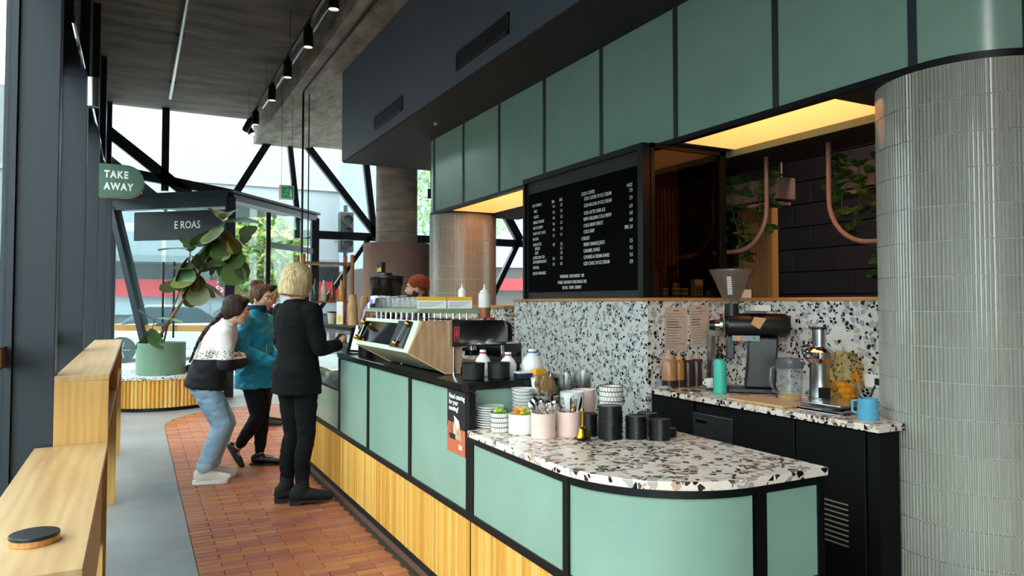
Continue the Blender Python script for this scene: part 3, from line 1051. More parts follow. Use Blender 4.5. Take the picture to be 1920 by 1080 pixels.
dpart('green_panel', B().box(XC + .006, XC + .03, D0, D1 - .02, ZB + .014, .79), M['green'])
dpart('base', B().box(XC + .032, XBK, D0, D1, ZB + .014, .80), M['black'])
dpart('pane', B().prism([(XC + .012, .80), (XC + .018, .80), (XC + .118, 1.235), (XC + .112, 1.235)], 'Y', D0 + .02, D1 - .02), M['clear'])
dpart('glass_shelf', B().box(XC + .12, XBK - .03, D0 + .02, D1 - .02, 1.02, 1.028), M['clear'])
dpart('side_pane', B().prism([(XC + .02, .80), (XBK - .02, .80), (XBK - .02, 1.235), (XC + .12, 1.235)], 'Y', D1 - .018, D1 - .012), M['clear'])
dpart('top', B().box(XC + .10, XBK, D0, D1, 1.235, 1.262), M['black'])
dpart('frame', B().bar((XC + .01, D0 + .009, .79), (XC + .115, D0 + .009, 1.245), .018, .02).bar((XC + .01, D1 - .009, .79), (XC + .115, D1 - .009, 1.245), .018, .02).box(XC, XC + .02, D0, D1, .785, .802), M['black'])
dpart('back', B().box(XBK - .02, XBK - .005, D0, D1, .8, 1.235), M['gunmetal'])
ORD = ['first', 'second', 'third', 'fourth', 'fifth', 'sixth', 'seventh', 'eighth', 'ninth', 'tenth', 'eleventh', 'twelfth']
cols = ['7F9B3C', 'C46A3A', 'B98A4E', '5F7A35', '8E4A36', 'D2B06A', '6E6A4A']
for i in range(22):
    yy = D0 + .09 + (i % 11) * .135
    xx = XC + (.13 if i < 11 else .27)
    s = thing('salad_bowl', 'dish of food in the display case', 'food', (xx, yy, .801 if i < 11 else 1.029), group='dishes in the display case')
    B().lathe([(.035, 0), (.05, .01), (.058, .05), (.054, .05), (.046, .015), (.001, .012)], 14).obj('dish', M['clear'] if i % 2 else M['plastic_black'], s)
    fb = B()
    for q in range(7):
        a = q * .9
        fb.ball((.028 * math.cos(a) * (q > 0), .028 * math.sin(a) * (q > 0), .05 + random.uniform(-.004, .012)), (.02, .018, .016), 7, 5)
    cc = cols[i % 7]
    fb.obj('filling', mat('food_' + cc, cc, .6, var=.3, scale=40) if 'food_' + cc not in bpy.data.materials else bpy.data.materials['food_' + cc], s)
    s['label'] = 'food dish on the %s row of the display case, %s along' % ('lower front' if i < 11 else 'upper glass', ORD[i % 11])

# ---------------------------------------------------------------- low terrazzo counter with rounded corner
XL, YE, RC = 2.17, 1.78, .47
lc = thing('low_counter', 'low rounded counter of pale green panels under a terrazzo top', 'counter', (XC, YE, 0))


def outline(off, back=XL):
    """plan outline: front straight, rounded corner, end straight"""
    c = (XC + RC, YE + RC)
    return [(XC - off, YH0 - .02)] + [(c[0] + (RC + off) * math.cos(math.radians(a)), c[1] + (RC + off) * math.sin(math.radians(a))) for a in range(180, 271, 6)] + [(back, YE - off)]


def lpart(name, b, m, t=lc, **kw):
    o = b.obj(name, m, t, **kw)
    o.location = (-t.location[0], -t.location[1], -t.location[2])
    return o


def shell(o_out, o_in, z0, z1, i0, i1, back=XL):
    a, c = outline(o_out, back)[i0:i1], outline(o_in, back)[i0:i1]
    return B().prism(a + c[::-1], 'Z', z0, z1)


inner = outline(-.03, XL - .01)
lpart('carcass', B().prism(inner + [(XL - .01, YH0 - .02)], 'Z', .09, ZLOW - .032), M['black'])
lpart('kickboard', B().prism(outline(-.05, XL - .02) + [(XL - .02, YH0 - .02)], 'Z', 0, .09), M['rubber'])
lpart('green_panel', B().box(XC + .004, XC + .03, YE + RC - .01, YH0 - .04, ZB + .01, ZLOW - .055), M['green'])
lpart('curved_panel', shell(-.004, -.03, ZB + .01, ZLOW - .055, 1, 17), M['green'])
lpart('end_panel', B().box(XC + RC + .06, XL - .03, YE + .004, YE + .03, ZB + .01, ZLOW - .055), M['green'])
lpart('upper_rail', shell(.004, -.032, ZLOW - .057, ZLOW - .03, 0, 18), M['black'])
lpart('lower_rail', shell(.004, -.032, ZB - .022, ZB + .012, 0, 18), M['black'])
lpart('stile', B().box(XC - .002, XC + .03, 2.185, 2.22, ZB, ZLOW - .04), M['black'])
lpart('stile', B().box(XC + RC + .02, XC + RC + .06, YE - .002, YE + .03, ZB, ZLOW - .04), M['black'])
lpart('stile', B().box(XL - .032, XL, YE - .002, YE + .03, .09, ZLOW - .04), M['black'])
lpart('stile', B().box(XC - .002, XC + .03, YH0 - .06, YH0 - .022, ZB, ZLOW - .04), M['black'])
for k in range(int((YH0 - .03 - (YE + RC)) / .0255)):
    put('batten', bat, M['batten'], lc, loc=(.012, YH0 - .04 - k * .0255 - YE, 0), rot=(0, 0, PI))
na = int(RC * PI / 2 / .0255)
for k in range(na):
    a = PI + PI / 2 * (k + .5) / na
    put('batten', bat, M['batten'], lc, loc=(RC + (RC - .012) * math.cos(a), RC + (RC - .012) * math.sin(a), 0), rot=(0, 0, a))
for k in range(int((XL - XC - RC - .03) / .0255)):
    put('batten', bat, M['batten'], lc, loc=(RC + .013 + k * .0255, .012, 0), rot=(0, 0, -PI / 2))
tt = B().prism(outline(.012, XL + .012) + [(XL + .012, YR - .006), (XC + .032, YR - .006), (XC + .032, YH0 - .02)], 'Z', ZLOW - .03, ZLOW).obj('terrazzo_worktop', M['terrazzo_top'], bevel=.004)
tag(tt, 'pink and black flecked terrazzo worktop with rounded corner', 'worktop')

# ---------------------------------------------------------------- back bench
bb = thing('back_bench', 'black base cabinets under the terrazzo back bench', 'cabinet', (2.97, 2.12, 0))


def bpart(name, b, m, **kw):
    o = b.obj(name, m, bb, **kw)
    o.location = (-2.97, -2.12, 0)
    return o


BLK = mat('black_laminate', '08080A', .55, spec=.25)
bpart('carcass', B().box(2.99, 3.14, 2.20, YB - .004, .0, .865).box(3.14, XW - .002, 2.46, YB - .004, 0, .865), BLK)
for a, c in ((2.21, 2.60), (2.61, 3.02), (3.36, 3.75)):
    bpart('cabinet_door', B().box(2.97, 2.99, a, c, .05, .86), BLK, bevel=.002, seg=1)
bpart('side_panel', B().box(2.975, 3.115, 2.14, 2.199, 0, .865), BLK)
dr_ = bpart('steel_drawer', B().box(2.962, 2.99, 3.03, 3.35, .66, .80), mat('drawer_steel', '55575B', .35, .8), bevel=.003)
h = B().box(2.957, 2.963, 3.22, 3.32, .745, .765).obj('drawer_handle', M['chrome'], dr_)
bpart('cabinet_door', B().box(2.97, 2.99, 3.03, 3.35, .05, .64), BLK)
for q in range(9):
    bpart('louvre', B().box(2.964, 2.971, 2.30, 2.50, .31 + q * .024, .316 + q * .024), mat('louvre_edge', '8A7A66', .5) if q == 0 else bpy.data.materials['louvre_edge'])
bt = B().prism([(2.945, 2.12), (3.13, 2.12), (3.155, 2.21), (3.22, 2.30), (3.32, 2.39), (3.42, 2.435), (3.5, 2.452), (XW - .003, 2.45), (XW - .003, YB - .003), (2.945, YB - .003)], 'Z', .868, .90).obj('back_worktop', M['terrazzo_top'], bevel=.003)
tag(bt, 'long terrazzo bench top against the splashback', 'worktop')

# ---------------------------------------------------------------- timber window bench on the left
XF0, XF1 = -.11, -.338
wb = thing('window_bench', 'high timber window bench with open shelf along the posts', 'bench', (XF0, 4.07, 0))
T = .028
OE, OK = M['oak_end'], M['oak']
L = 3.85
B().box(XF1 - XF0, 0, 0, L, 1.1 - T, 1.1).obj('top', OK, wb, bevel=.002)
B().box(XF1 - XF0, 0, 0, T, 0, 1.1 - T).obj('end_panel', OE, wb, bevel=.002)
for y in (1.9, L - T):
    B().box(XF1 - XF0, 0, y, y + T, 0, 1.1 - T).obj('upright', OE, wb)
B().box(XF1 - XF0, -.004, T, L - T, .80, .825).obj('shelf', OK, wb)
B().box(XF1 - XF0, XF1 - XF0 + .012, T, L - T, .45, 1.1 - T).obj('back_panel', OE, wb)
lt = thing('window_table', 'low timber window table in the foreground left', 'table', (XF0, 2.17, 0))
B().box(-.30, 0, 0, 1.885, .77 - .03, .77).obj('top', OK, lt, bevel=.002)
B().box(-.30, -.012, .03, .06, 0, .74).obj('end_panel', OE, lt)
B().box(-.30, -.012, 1.85, 1.88, 0, .74).obj('end_panel', OE, lt)
B().box(-.05, -.02, .06, 1.85, .3, .74).obj('apron', OE, lt)
pk = thing('charging_puck', 'round black charging puck with timber base on the low table', 'charger', (-.245, 2.47, .771))
B().cyl(.062, 0, .016, 40).obj('timber_base', M['ledge'], pk)
B().cyl(.063, .016, .026, 40).obj('pad', M['plastic_black'], pk, bevel=.002)
# ================================================================ things on the low terrazzo counter
ZT = ZLOW


def P(name, lb, cat, x, y, z, rz=0.0, group=None):
    return thing(name, lb, cat, (x, y, z), rz, group)


def rep(me, name, mat_, n, x, y, z0, dz, labels, cat, group, jit=.0015):
    """a stack of alike single-mesh things"""
    out = []
    for k in range(n):
        o = put(name, me, mat_, loc=(x + random.uniform(-jit, jit), y + random.uniform(-jit, jit), z0 + k * dz), rot=(0, 0, random.uniform(0, 6)))
        lb = labels if isinstance(labels, str) else labels(k, n)
        tag(o, lb, cat, group)
        out.append(o)
    return out


def posn(k, n, what):
    if k == 0:
        return 'lowest ' + what
    if k == n - 1:
        return 'topmost ' + what
    return what + ', %s from the bottom' % (ORD[k] if k < 12 else 'number %d' % (k + 1))


ORD = ORD + ['thirteenth', 'fourteenth', 'fifteenth', 'sixteenth', 'seventeenth', 'eighteenth', 'nineteenth', 'twentieth', 'twenty-first', 'twenty-second', 'twenty-third', 'twenty-fourth', 'twenty-fifth', 'twenty-sixth']


def nth(what):
    return lambda k, n: ('lowest ' if k == 0 else 'topmost ' if k == n - 1 else ORD[k] + ' lowest ') + what


plate = B().lathe([(.001, .004), (.038, .004), (.042, 0), (.046, .0015), (.068, .011), (.0685, .0135), (.066, .0135), (.045, .006), (.001, .006)], 32).mesh('plate', ang=50)
rep(plate, 'white_plate', M['white'], 9, 1.475, 3.06, ZT + .0005, .0108, nth('white plate in the short stack nearest the counter edge'), 'plate', 'white plates on the terrazzo counter')
saucer = B().lathe([(.001, .004), (.03, .004), (.034, 0), (.038, .0015), (.054, .013), (.0545, .0158), (.052, .0158), (.036, .006), (.001, .006)], 32).mesh('saucer', ang=50)
rep(saucer, 'white_saucer', M['white'], 11, 1.655, 3.065, ZT + .0005, .0155, nth('white saucer in the tall stack by the green end panel'), 'plate', 'white saucers on the terrazzo counter')
# check pattern bowls
m, nt, bs = newmat('check_glaze')
tc = nt.nodes.new('ShaderNodeTexCoord')
sp = nt.nodes.new('ShaderNodeSeparateXYZ')
nt.links.new(tc.outputs['Object'], sp.inputs[0])
at2 = nd(nt, 'ShaderNodeMath', operation='ARCTAN2')
nt.links.new(sp.outputs['Y'], at2.inputs[0])
nt.links.new(sp.outputs['X'], at2.inputs[1])
ml = nd(nt, 'ShaderNodeMath', operation='MULTIPLY')
ml.inputs[1].default_value = 24 / (2 * PI)
nt.links.new(at2.outputs[0], ml.inputs[0])
fr = nd(nt, 'ShaderNodeMath', operation='FRACT')
nt.links.new(ml.outputs[0], fr.inputs[0])
lt_ = nd(nt, 'ShaderNodeMath', operation='LESS_THAN')
lt_.inputs[1].default_value = .14
nt.links.new(fr.outputs[0], lt_.inputs[0])
z1 = nd(nt, 'ShaderNodeMath', operation='GREATER_THAN')
z1.inputs[1].default_value = .0225
nt.links.new(sp.outputs['Z'], z1.inputs[0])
mxx = nd(nt, 'ShaderNodeMath', operation='MAXIMUM')
nt.links.new(lt_.outputs[0], mxx.inputs[0])
nt.links.new(z1.outputs[0], mxx.inputs[1])
nt.links.new(ramp(nt, mxx.outputs[0], [(0, 'EDE8E0'), (1, '2A2A30')]), bs.inputs['Base Color'])
bs.inputs['Roughness'].default_value = .3
M['check'] = m
bowl = B().lathe([(.001, .004), (.022, .003), (.034, 0), (.040, .004), (.042, .026), (.039, .026), (.036, .008), (.001, .006)], 32).mesh('bowl', ang=50)
rep(bowl, 'check_bowl', M['check'], 4, 1.462, 2.925, ZT + .0005, .0215, nth('black and white check bowl in the stack beside the flower pot'), 'bowl', 'check pattern bowls')
lv = P('lime_wedges', 'pile of green lime wedges in the top check bowl', 'fruit', 1.462, 2.925, ZT + .075)
for k in range(7):
    a = k * .9
    B().ball((.018 * math.cos(a), .018 * math.sin(a), .016 + .004 * (k % 3)), (.014, .008, .009), 8, 6).obj('wedge', mat('lime', '9CCB3B', .4) if k == 0 else bpy.data.materials['lime.001'] if 'lime.001' in bpy.data.materials else bpy.data.materials['lime'], lv)
big = B().lathe([(.001, .004), (.03, .003), (.044, 0), (.053, .004), (.055, .026), (.052, .026), (.048, .008), (.001, .006)], 32).mesh('bowl_large', ang=50)

t = P('white_pot', 'white straight sided pot holding orange peel garnish', 'pot', 1.53, 2.85, ZT)
B().lathe([(.001, 0), (.050, 0), (.057, .006), (.057, .088), (.053, .088), (.052, .01), (.001, .01)], 40).obj('pot', M['white'], t)
gar = mat('orange_garnish', 'F0A22A', .5, var=.2, scale=30)
for k in range(24):
    a, r = random.uniform(0, 6.28), random.uniform(0, .04)
    B().lathe([(.001, 0), (.008, .002), (.013, .01), (.012, .011), (.007, .004), (.001, .002)], 7).obj('petal', gar if k % 5 else bpy.data.materials['lime'], t, loc=(r * math.cos(a), r * math.sin(a), .082 + random.uniform(0, .022)), rot=(random.uniform(-1, 1), random.uniform(-1, 1), a))
B().cyl(.0515, .07, .082, 24).obj('filling', gar, t)

PINK = mat('blush_glaze', 'F0CFC4', .4)


def pot_of_cutlery(lb, x, y, h, r, seed):
    t = P('cutlery_pot', lb, 'cutlery pot', x, y, ZT, group='pink cutlery pots')
    B().lathe([(.001, 0), (r - .004, 0), (r, .005), (r, h), (r - .004, h), (r - .005, .008), (.001, .008)], 40).obj('pot', PINK, t)
    return t


def cutlery(kind, lb, x, y, z, tilt, rz, group):
    b = B()
    b.tube([(0, 0, 0), (0, 0, .09)], [.003, .0035], 6)
    if kind == 'spoon':
        b.ball((0, 0, .125), (.017, .005, .028), 10, 8)
        b.tube([(0, 0, .088), (0, 0, .105)], [.0035, .004], 6)
    elif kind == 'fork':
        b.box(-.011, .011, -.0015, .0015, .09, .118)
        for q in (-.009, -.003, .003, .009):
            b.box(q - .0017, q + .0017, -.0015, .0015, .118, .15)
    else:
        b.prism([(-.007, .085), (.008, .085), (.010, .13), (.002, .165), (-.007, .16)], 'Y', -.001, .001)
    o = b.obj(kind, M['chrome'], loc=(x, y, z), rot=(tilt[0], tilt[1], rz))
    tag(o, lb, kind, group)


for (x, y, lb, seq, gp) in ((1.565, 2.715, 'pink pot crammed with upright spoons, nearer the counter corner', ['spoon'] * 8, 'spoons in the pink pot'), (1.685, 2.70, 'pink pot of forks and knives beside the brass bell', ['knife', 'fork', 'fork', 'spoon', 'knife', 'fork', 'knife'], 'cutlery in the second pink pot')):
    pot_of_cutlery(lb, x, y, .108, .052, 1)
    for k, kd in enumerate(seq):
        a = k * 2 * PI / len(seq) + .4
        cutlery(kd, '%s %s standing in the %s pink pot' % (ORD[k], kd, 'spoon filled' if gp[0] == 's' else 'mixed cutlery'), x + .018 * math.cos(a), y + .018 * math.sin(a), ZT + .010 + .006 * (k % 3), (-.26 * math.sin(a), .26 * math.cos(a), ), random.uniform(-.5, .5), gp)

t = P('steel_canister', 'tall steel canister full of wooden spoons behind the pink pots', 'canister', 1.69, 2.915, ZT)
B().lathe([(.001, 0), (.062, 0), (.064, .003), (.064, .155), (.061, .155), (.060, .006), (.001, .006)], 40).obj('can', M['steel'], t)
for k in range(8):
    B().cyl(.004, 0, .002, 10, axis='X').obj('hole', M['black'], t, loc=(.0635 * math.cos(3.3 + k * .25), .0635 * math.sin(3.3 + k * .25), .135), rot=(0, 0, 3.3 + k * .25))
wdm = woodmat('dark_spoon_wood', '7A5C3C', 'A98458', grain=(6, 6, 1))
for k, (dx, dy, r, h) in enumerate([(.0, -.02, .036, .20), (.03, .0, .028, .195), (-.035, .0, .018, .215), (-.01, .03, .03, .20)]):
    o = B().tube([(0, 0, .01), (0, 0, h - .03)], .006, 8).ball((0, 0, h), (r, .007, r * 1.05), 16, 10).obj('wooden_spoon', wdm, loc=(1.69 + dx, 2.915 + dy, ZT + .006), rot=(0, 0, random.uniform(-.5, .1)))
    tag(o, ['broad round wooden spoon at the front of the steel canister', 'smaller wooden spoon to the right in the steel canister', 'narrow wooden paddle to the left in the steel canister', 'wooden spoon at the back of the steel canister'][k], 'wooden spoon', 'wooden spoons in the steel canister')
t = P('wire_hook', 'thin wire whisk handle sticking up from the steel canister', 'whisk', 1.73, 2.94, ZT + .02)
B().tube([(0, 0, 0), (0, 0, .21), (.005, 0, .225), (.014, 0, .225), (.018, 0, .21), (.02, 0, .1)], .0018, 6).obj('wire', M['chrome'], t)

TUM = mat('hobnail_white', 'E4E3E1', .35, bump=.5, bscale=160)
o = B().lathe([(.001, 0), (.046, 0), (.054, .004), (.056, .17), (.052, .17), (.05, .008), (.001, .008)], 40).obj('white_tumbler', TUM, loc=(1.80, 2.855, ZT))
tag(o, 'textured white tumbler pot behind the pink pots', 'pot')
o = B().lathe([(.001, 0), (.050, 0), (.054, .004), (.056, .165), (.052, .165), (.05, .008), (.001, .008)], 40).obj('pink_tumbler', PINK, loc=(1.915, 2.935, ZT))
tag(o, 'tall plain pink pot behind the white textured tumbler', 'pot')
# clear plastic cups, nested
pc = B().lathe([(.001, .001), (.028, .001), (.0285, .003), (.043, .112), (.045, .113), (.045, .118), (.0435, .118), (.0275, .004), (.001, .003)], 28).mesh('plastic_cup', ang=50)
rep(pc, 'plastic_cup', M['glassware'], 9, 1.905, 3.08, ZT + .0005, .0135, nth('clear plastic cup in the left clear cup tower'), 'cup', 'clear plastic cup towers', .0004)
rep(pc, 'plastic_cup', M['glassware'], 10, 2.0, 3.075, ZT + .0005, .0135, nth('clear plastic cup in the right clear cup tower'), 'cup', 'clear plastic cup towers', .0004)
# black lids
LIDM = M['plastic_black']


def lidmesh(r):
    return B().lathe([(.001, .0062), (r * .86, .0062), (r * .90, .0070), (r * .93, .0064), (r * .935, .0036), (r, .0034), (r, 0), (r * .93, 0), (r * .90, .003), (.001, .003)], 30).mesh('cup_lid', ang=40)


L1, L2, L3, L4 = lidmesh(.052), lidmesh(.046), lidmesh(.044), lidmesh(.040)
G = 'stacked black cup lids'
rep(L4, 'cup_lid', LIDM, 18, 1.757, 3.085, ZT + .0005, .0074, nth('black lid in the stack beside the white saucers'), 'lid', G)
o = B().lathe([(.001, 0), (.032, 0), (.034, .002), (.042, .075), (.044, .08), (.04, .08), (.031, .006), (.001, .006)], 28).obj('white_cup', M['white'], loc=(1.757, 3.085, ZT + .1345))
tag(o, 'white cup on top of the black lids by the saucers', 'cup')
rep(L4, 'cup_lid', LIDM, 13, 1.768, 2.672, ZT + .0005, .0074, nth('black lid in the narrow stack beside the brass bell'), 'lid', G)
rep(L1, 'cup_lid', LIDM, 19, 1.815, 2.575, ZT + .0005, .0074, nth('black lid in the tallest and widest lid stack'), 'lid', G)
rep(L2, 'cup_lid', LIDM, 13, 1.915, 2.525, ZT + .0005, .0074, nth('black lid in the middle lid stack'), 'lid', G)
rep(L3, 'cup_lid', LIDM, 12, 1.985, 2.45, ZT + .0005, .0074, nth('black lid in the short stack toward the aisle'), 'lid', G)
rep(L4, 'cup_lid', LIDM, 5, 2.065, 2.50, ZT + .0005, .0074, nth('black lid in the lowest stack at the aisle edge'), 'lid', G)
rep(L2, 'cup_lid', LIDM, 13, 2.015, 2.575, ZT + .0005, .0074, nth('black lid in the stack behind the middle one'), 'lid', G)
rep(L1, 'cup_lid', LIDM, 13, 1.91, 2.70, ZT + .0005, .0074, nth('black lid under the check bowls'), 'lid', G)
rep(big, 'check_bowl', M['check'], 4, 1.91, 2.70, ZT + .1165, .0215, nth('large check bowl on top of the black lids'), 'bowl', 'large check bowls')
# brass bell on its stand
t = P('brass_bell', 'brass hand bell standing in front of the black lids', 'bell', 1.675, 2.575, ZT)
B().lathe([(.001, .012), (.029, .012), (.031, .016), (.026, .024), (.018, .05), (.012, .058), (.005, .061)], 28).obj('bell', M['brass'], t)
B().lathe([(.005, .058), (.008, .07), (.005, .082), (.0085, .10), (.0055, .115), (.008, .128), (.004, .136), (.001, .137)], 16).obj('handle', M['brass'], t)
b = B().lathe([(.033, .009), (.035, .012), (.033, .013)], 28)
for k in range(4):
    a = k * PI / 2 + .5
    b.tube([(.033 * math.cos(a), .033 * math.sin(a), .011), (.040 * math.cos(a), .040 * math.sin(a), .008), (.039 * math.cos(a), .039 * math.sin(a), 0)], .0018, 6)
b.obj('stand', M['black'], t)

# ================================================================ espresso machine on the high counter
EY0, EY1 = 3.5, 4.47
em = thing('espresso_machine', 'espresso machine with timber side, mirrored green front and cup rail', 'coffee machine', (1.44, EY0, ZH))


def ep(name, b, m, **kw):
    o = b.obj(name, m, em, **kw)
    o.location = (-1.44, -EY0, -ZH)
    return o


SAGE = mat('sage_enamel', 'C9D6C2', .3)
SAGE_D = mat('olive_enamel', '8C9B7C', .4)
pf, pm, pb = Vector((1.293, 0, 1.357)), Vector((1.228, 0, 1.195)), Vector((1.44, 0, 1.09))
ep('body', B().prism([(1.30, 1.352), (1.238, 1.196), (1.44, 1.098), (1.50, 1.098), (1.50, 1.352)], 'Y', EY0 + .02, EY1 - .02), SAGE_D)
# front frame: four strips around the mirror
dvec = (pf - pm).normalized()
nv = Vector((-dvec.z, 0, dvec.x))


def fp(s, y, out):
    p = pm + (pf - pm) * s + nv * out
    return (p.x, y, p.z)


def fquad(s0, s1, y0, y1, o0, o1):
    vs = [fp(s0, y0, o0), fp(s1, y0, o0), fp(s1, y1, o0), fp(s0, y1, o0), fp(s0, y0, o1), fp(s1, y0, o1), fp(s1, y1, o1), fp(s0, y1, o1)]
    return B().add(vs, [(3, 2, 1, 0), (4, 5, 6, 7), (0, 1, 5, 4), (1, 2, 6, 5), (2, 3, 7, 6), (3, 0, 4, 7)])


ep('front_frame', fquad(0, .14, EY0 + .005, EY1 - .005, -.008, .002).add(*(lambda q: (q.v, q.f))(fquad(.88, 1.0, EY0 + .005, EY1 - .005, -.008, .002))).add(*(lambda q: (q.v, q.f))(fquad(.14, .88, EY0 + .005, EY0 + .085, -.008, .002))).add(*(lambda q: (q.v, q.f))(fquad(.14, .88, EY1 - .03, EY1 - .005, -.008, .002))), SAGE)
ep('mirror_panel', fquad(.14, .88, EY0 + .085, EY1 - .03, -.008, .004), mat('black_mirror', '1A1C1F', .04, .9))
ep('mirror_cheek', fquad(.10, .95, EY0 + .085, EY0 + .30, .004, .012), mat('black_gloss', '0B0B0C', .12))
for s, y in ((.22, EY0 + .20), (.86, EY0 + .12), (.22, EY1 - .02), (.80, EY1 - .05)):
    c = fp(s, y, .02)
    ep('gold_knob', B().ball(c, .017, 14, 10), M['brass'])
for y in (EY0 + .16, EY1 - .035):
    ep('pull_rod', B().tube([fp(.22, y + .02, .022), fp(.84, y - .02, .022)], .003, 8), M['chrome'])
ep('underside', B().prism([(1.228, 1.195), (1.236, 1.188), (1.448, 1.082), (1.44, 1.09)], 'Y', EY0 + .02, EY1 - .02), SAGE_D)
for y0, y1 in ((EY0, EY0 + .022), (EY1 - .022, EY1)):
    sd = ep('timber_side', B().prism([(1.293, 1.357), (1.228, 1.195), (1.44, 1.078), (1.52, 1.078), (1.52, 1.21), (1.60, 1.23), (1.62, 1.357)], 'Y', y0, y1), M['ply'], bevel=.002)
    B().prism([(1.297, 1.357), (1.222, 1.195), (1.432, 1.080), (1.440, 1.080), (1.232, 1.195), (1.305, 1.352)], 'Y', y0 - .002, y1 + .002).obj('edge_band', mat('ply_edge', 'E3C9A0', .5) if 'ply_edge' not in bpy.data.materials else bpy.data.materials['ply_edge'], sd)
ep('cup_tray_upper', B().prism([(1.26, 1.398), (1.30, 1.420), (1.62, 1.420), (1.655, 1.392), (1.61, 1.392)], 'Y', EY0 + .01, EY1 - .01), SAGE_D, bevel=.003)
for k in range(10):
    for x in (1.34, 1.58):
        ep('tray_spindle', B().cyl(.006, 1.355, 1.395, 10, c=(x, EY0 + .06 + k * .094, 0)), M['chrome'])
ep('lid_plate', B().box(1.30, 1.62, EY0 + .02, EY1 - .02, 1.350, 1.358), M['chrome'])
gh = [(1.47, 1.225), (1.47, 1.36), (1.76, 1.36), (1.785, 1.34), (1.785, 1.24), (1.765, 1.222)]
ep('group_housing', B().prism(gh, 'Y', EY0 - .03, EY1 - .1), mat('mirror_steel', 'C6C8CA', .16, 1.0), bevel=.012, seg=3)
ep('housing_cap', B().prism([(1.455, 1.222), (1.455, 1.362), (1.50, 1.362), (1.50, 1.222)], 'Y', EY0 - .034, EY0 + .0), M['steel'])
lg = B()
for bx in ((1.466, 1.4685, 1.25, 1.328), (1.4925, 1.495, 1.25, 1.328), (1.466, 1.495, 1.3255, 1.328), (1.466, 1.495, 1.25, 1.2525), (1.472, 1.489, 1.262, 1.265), (1.479, 1.4825, 1.27, 1.315), (1.472, 1.489, 1.318, 1.3205), (1.473, 1.4755, 1.275, 1.308), (1.4855, 1.488, 1.275, 1.308)):
    lg.box(bx[0], bx[1], EY0 - .036, EY0 - .0345, bx[2], bx[3])
ep('red_badge', lg, mat('badge_red', 'D8404C', .5))
ep('end_cap', B().prism([(1.785, 1.23), (1.785, 1.35), (1.82, 1.33), (1.825, 1.25)], 'Y', EY0 + .0, EY1 - .13), M['plastic_black'])
for x, y in ((1.475, EY0 - .01), (1.755, EY0 - .01), (1.475, EY1 - .15), (1.755, EY1 - .15)):
    ep('leg', B().cyl(.008, ZH, 1.225, 10, c=(x, y, 0)), M['chrome'])
ep('drip_tray', B().box(1.53, 1.80, EY0 + .05, EY1 - .1, ZH + .001, ZH + .035), M['gunmetal'], bevel=.004)
for k in range(3):
    y = EY0 + .18 + k * .27
    g_ = ep('group_head', B().cyl(.035, 1.185, 1.225, 20, c=(1.66, y, 0)), M['chrome'])
    h_ = B().tube([(1.68, y, 1.18), (1.82, y - .03, 1.168)], [.008, .014], 10).cyl(.036, 1.16, 1.19, 20, c=(1.66, y, 0)).obj('portafilter', M['black'], g_)
ep('splash_guard', B().box(1.53, 1.54, EY0 + .03, EY1 - .1, ZH + .035, 1.222), M['steel'])

# row of glasses and cards on the cup rail
gl_me = B().lathe([(.001, 0), (.022, 0), (.024, .003), (.031, .062), (.0295, .062), (.0225, .006), (.001, .006)], 20).mesh('glass', ang=50)
for i in range(9):
    for j, x in enumerate((1.335, 1.42)):
        o = put('latte_glass', gl_me, M['glassware'], loc=(x, EY0 + .16 + i * .088, 1.4205))
        tag(o, '%s clear glass from the near end of the %s row on the coffee machine' % (ORD[i], 'front' if j == 0 else 'rear'), 'glass', 'glasses on the coffee machine rail')
YEL = mat('card_yellow', 'F0B93A', .6)
for (x0, x1, y, lb) in ((1.295, 1.455, EY0 + .055, 'white tasting card with yellow header, left of the two'), (1.462, 1.60, EY0 + .045, 'white tasting card with yellow header, right of the two')):
    t = thing('tasting_card', lb, 'card', (x0, y, 1.4205), -.06, group='yellow headed cards')
    W_ = x1 - x0
    B().box(0, W_, 0, .002, 0, .062).obj('sheet', mat('card_white', 'F3F0F2', .6) if 'card_white' not in bpy.data.materials else bpy.data.materials['card_white'], t)
    B().box(0, W_, -.0006, 0, .042, .062).obj('yellow_header', YEL, t)
    for q in range(4):
        B().box(.01, W_ * (.9 - .12 * q), -.0006, 0, .030 - q * .007, .0315 - q * .007).obj('text_line', M['ink'], t)
# tea towel over the far end of the machine
def cloth(pts_fn, nu, nv_, name, m, lb, cat):
    b = B()
    g_ = [[pts_fn(i / nu, j / nv_) for j in range(nv_ + 1)] for i in range(nu + 1)]
    for r in g_:
        for p in r:
            b.v.append(p)
    for i in range(nu):
        for j in range(nv_):
            a = i * (nv_ + 1) + j
            b.f.append((a, a + 1, a + nv_ + 2, a + nv_ + 1))
    o = b.obj(name, m, ang=80)
    md = o.modifiers.new('thick', 'SOLIDIFY')
    md.thickness = .004
    return tag(o, lb, cat)


def towel(u, v):
    y = EY1 + .05 - u * .25
    fall = max(0, (y - (EY1 - .08))) / .13
    if v < .35:
        f = 1 - v / .35
        x, z = 1.298 - .014 * f, 1.490 - f * (.066 - .02 * u)
    else:
        x, z = 1.298 + (v - .35) * .30, 1.490
    ripple = .006 * math.sin(16 * u + 3 * v) + .004 * math.sin(31 * u)
    return (x - .015 * fall + ripple, y, z - fall * .10 + .006 * math.sin(9 * u + 5 * v))


m, nt, bs = newmat('striped_linen')
tc = nt.nodes.new('ShaderNodeTexCoord')
wv = nd(nt, 'ShaderNodeTexWave', Scale=6.0, Distortion=.6)
nt.links.new(tc.outputs['Object'], wv.inputs['Vector'])
nt.links.new(ramp(nt, wv.outputs['Fac'], [(.78, 'F4F2F6'), (.9, '8480C4')]), bs.inputs['Base Color'])
bs.inputs['Roughness'].default_value = .9
cloth(towel, 18, 12, 'tea_towel', m, 'white tea towel with violet stripes draped over the machine glasses', 'towel')


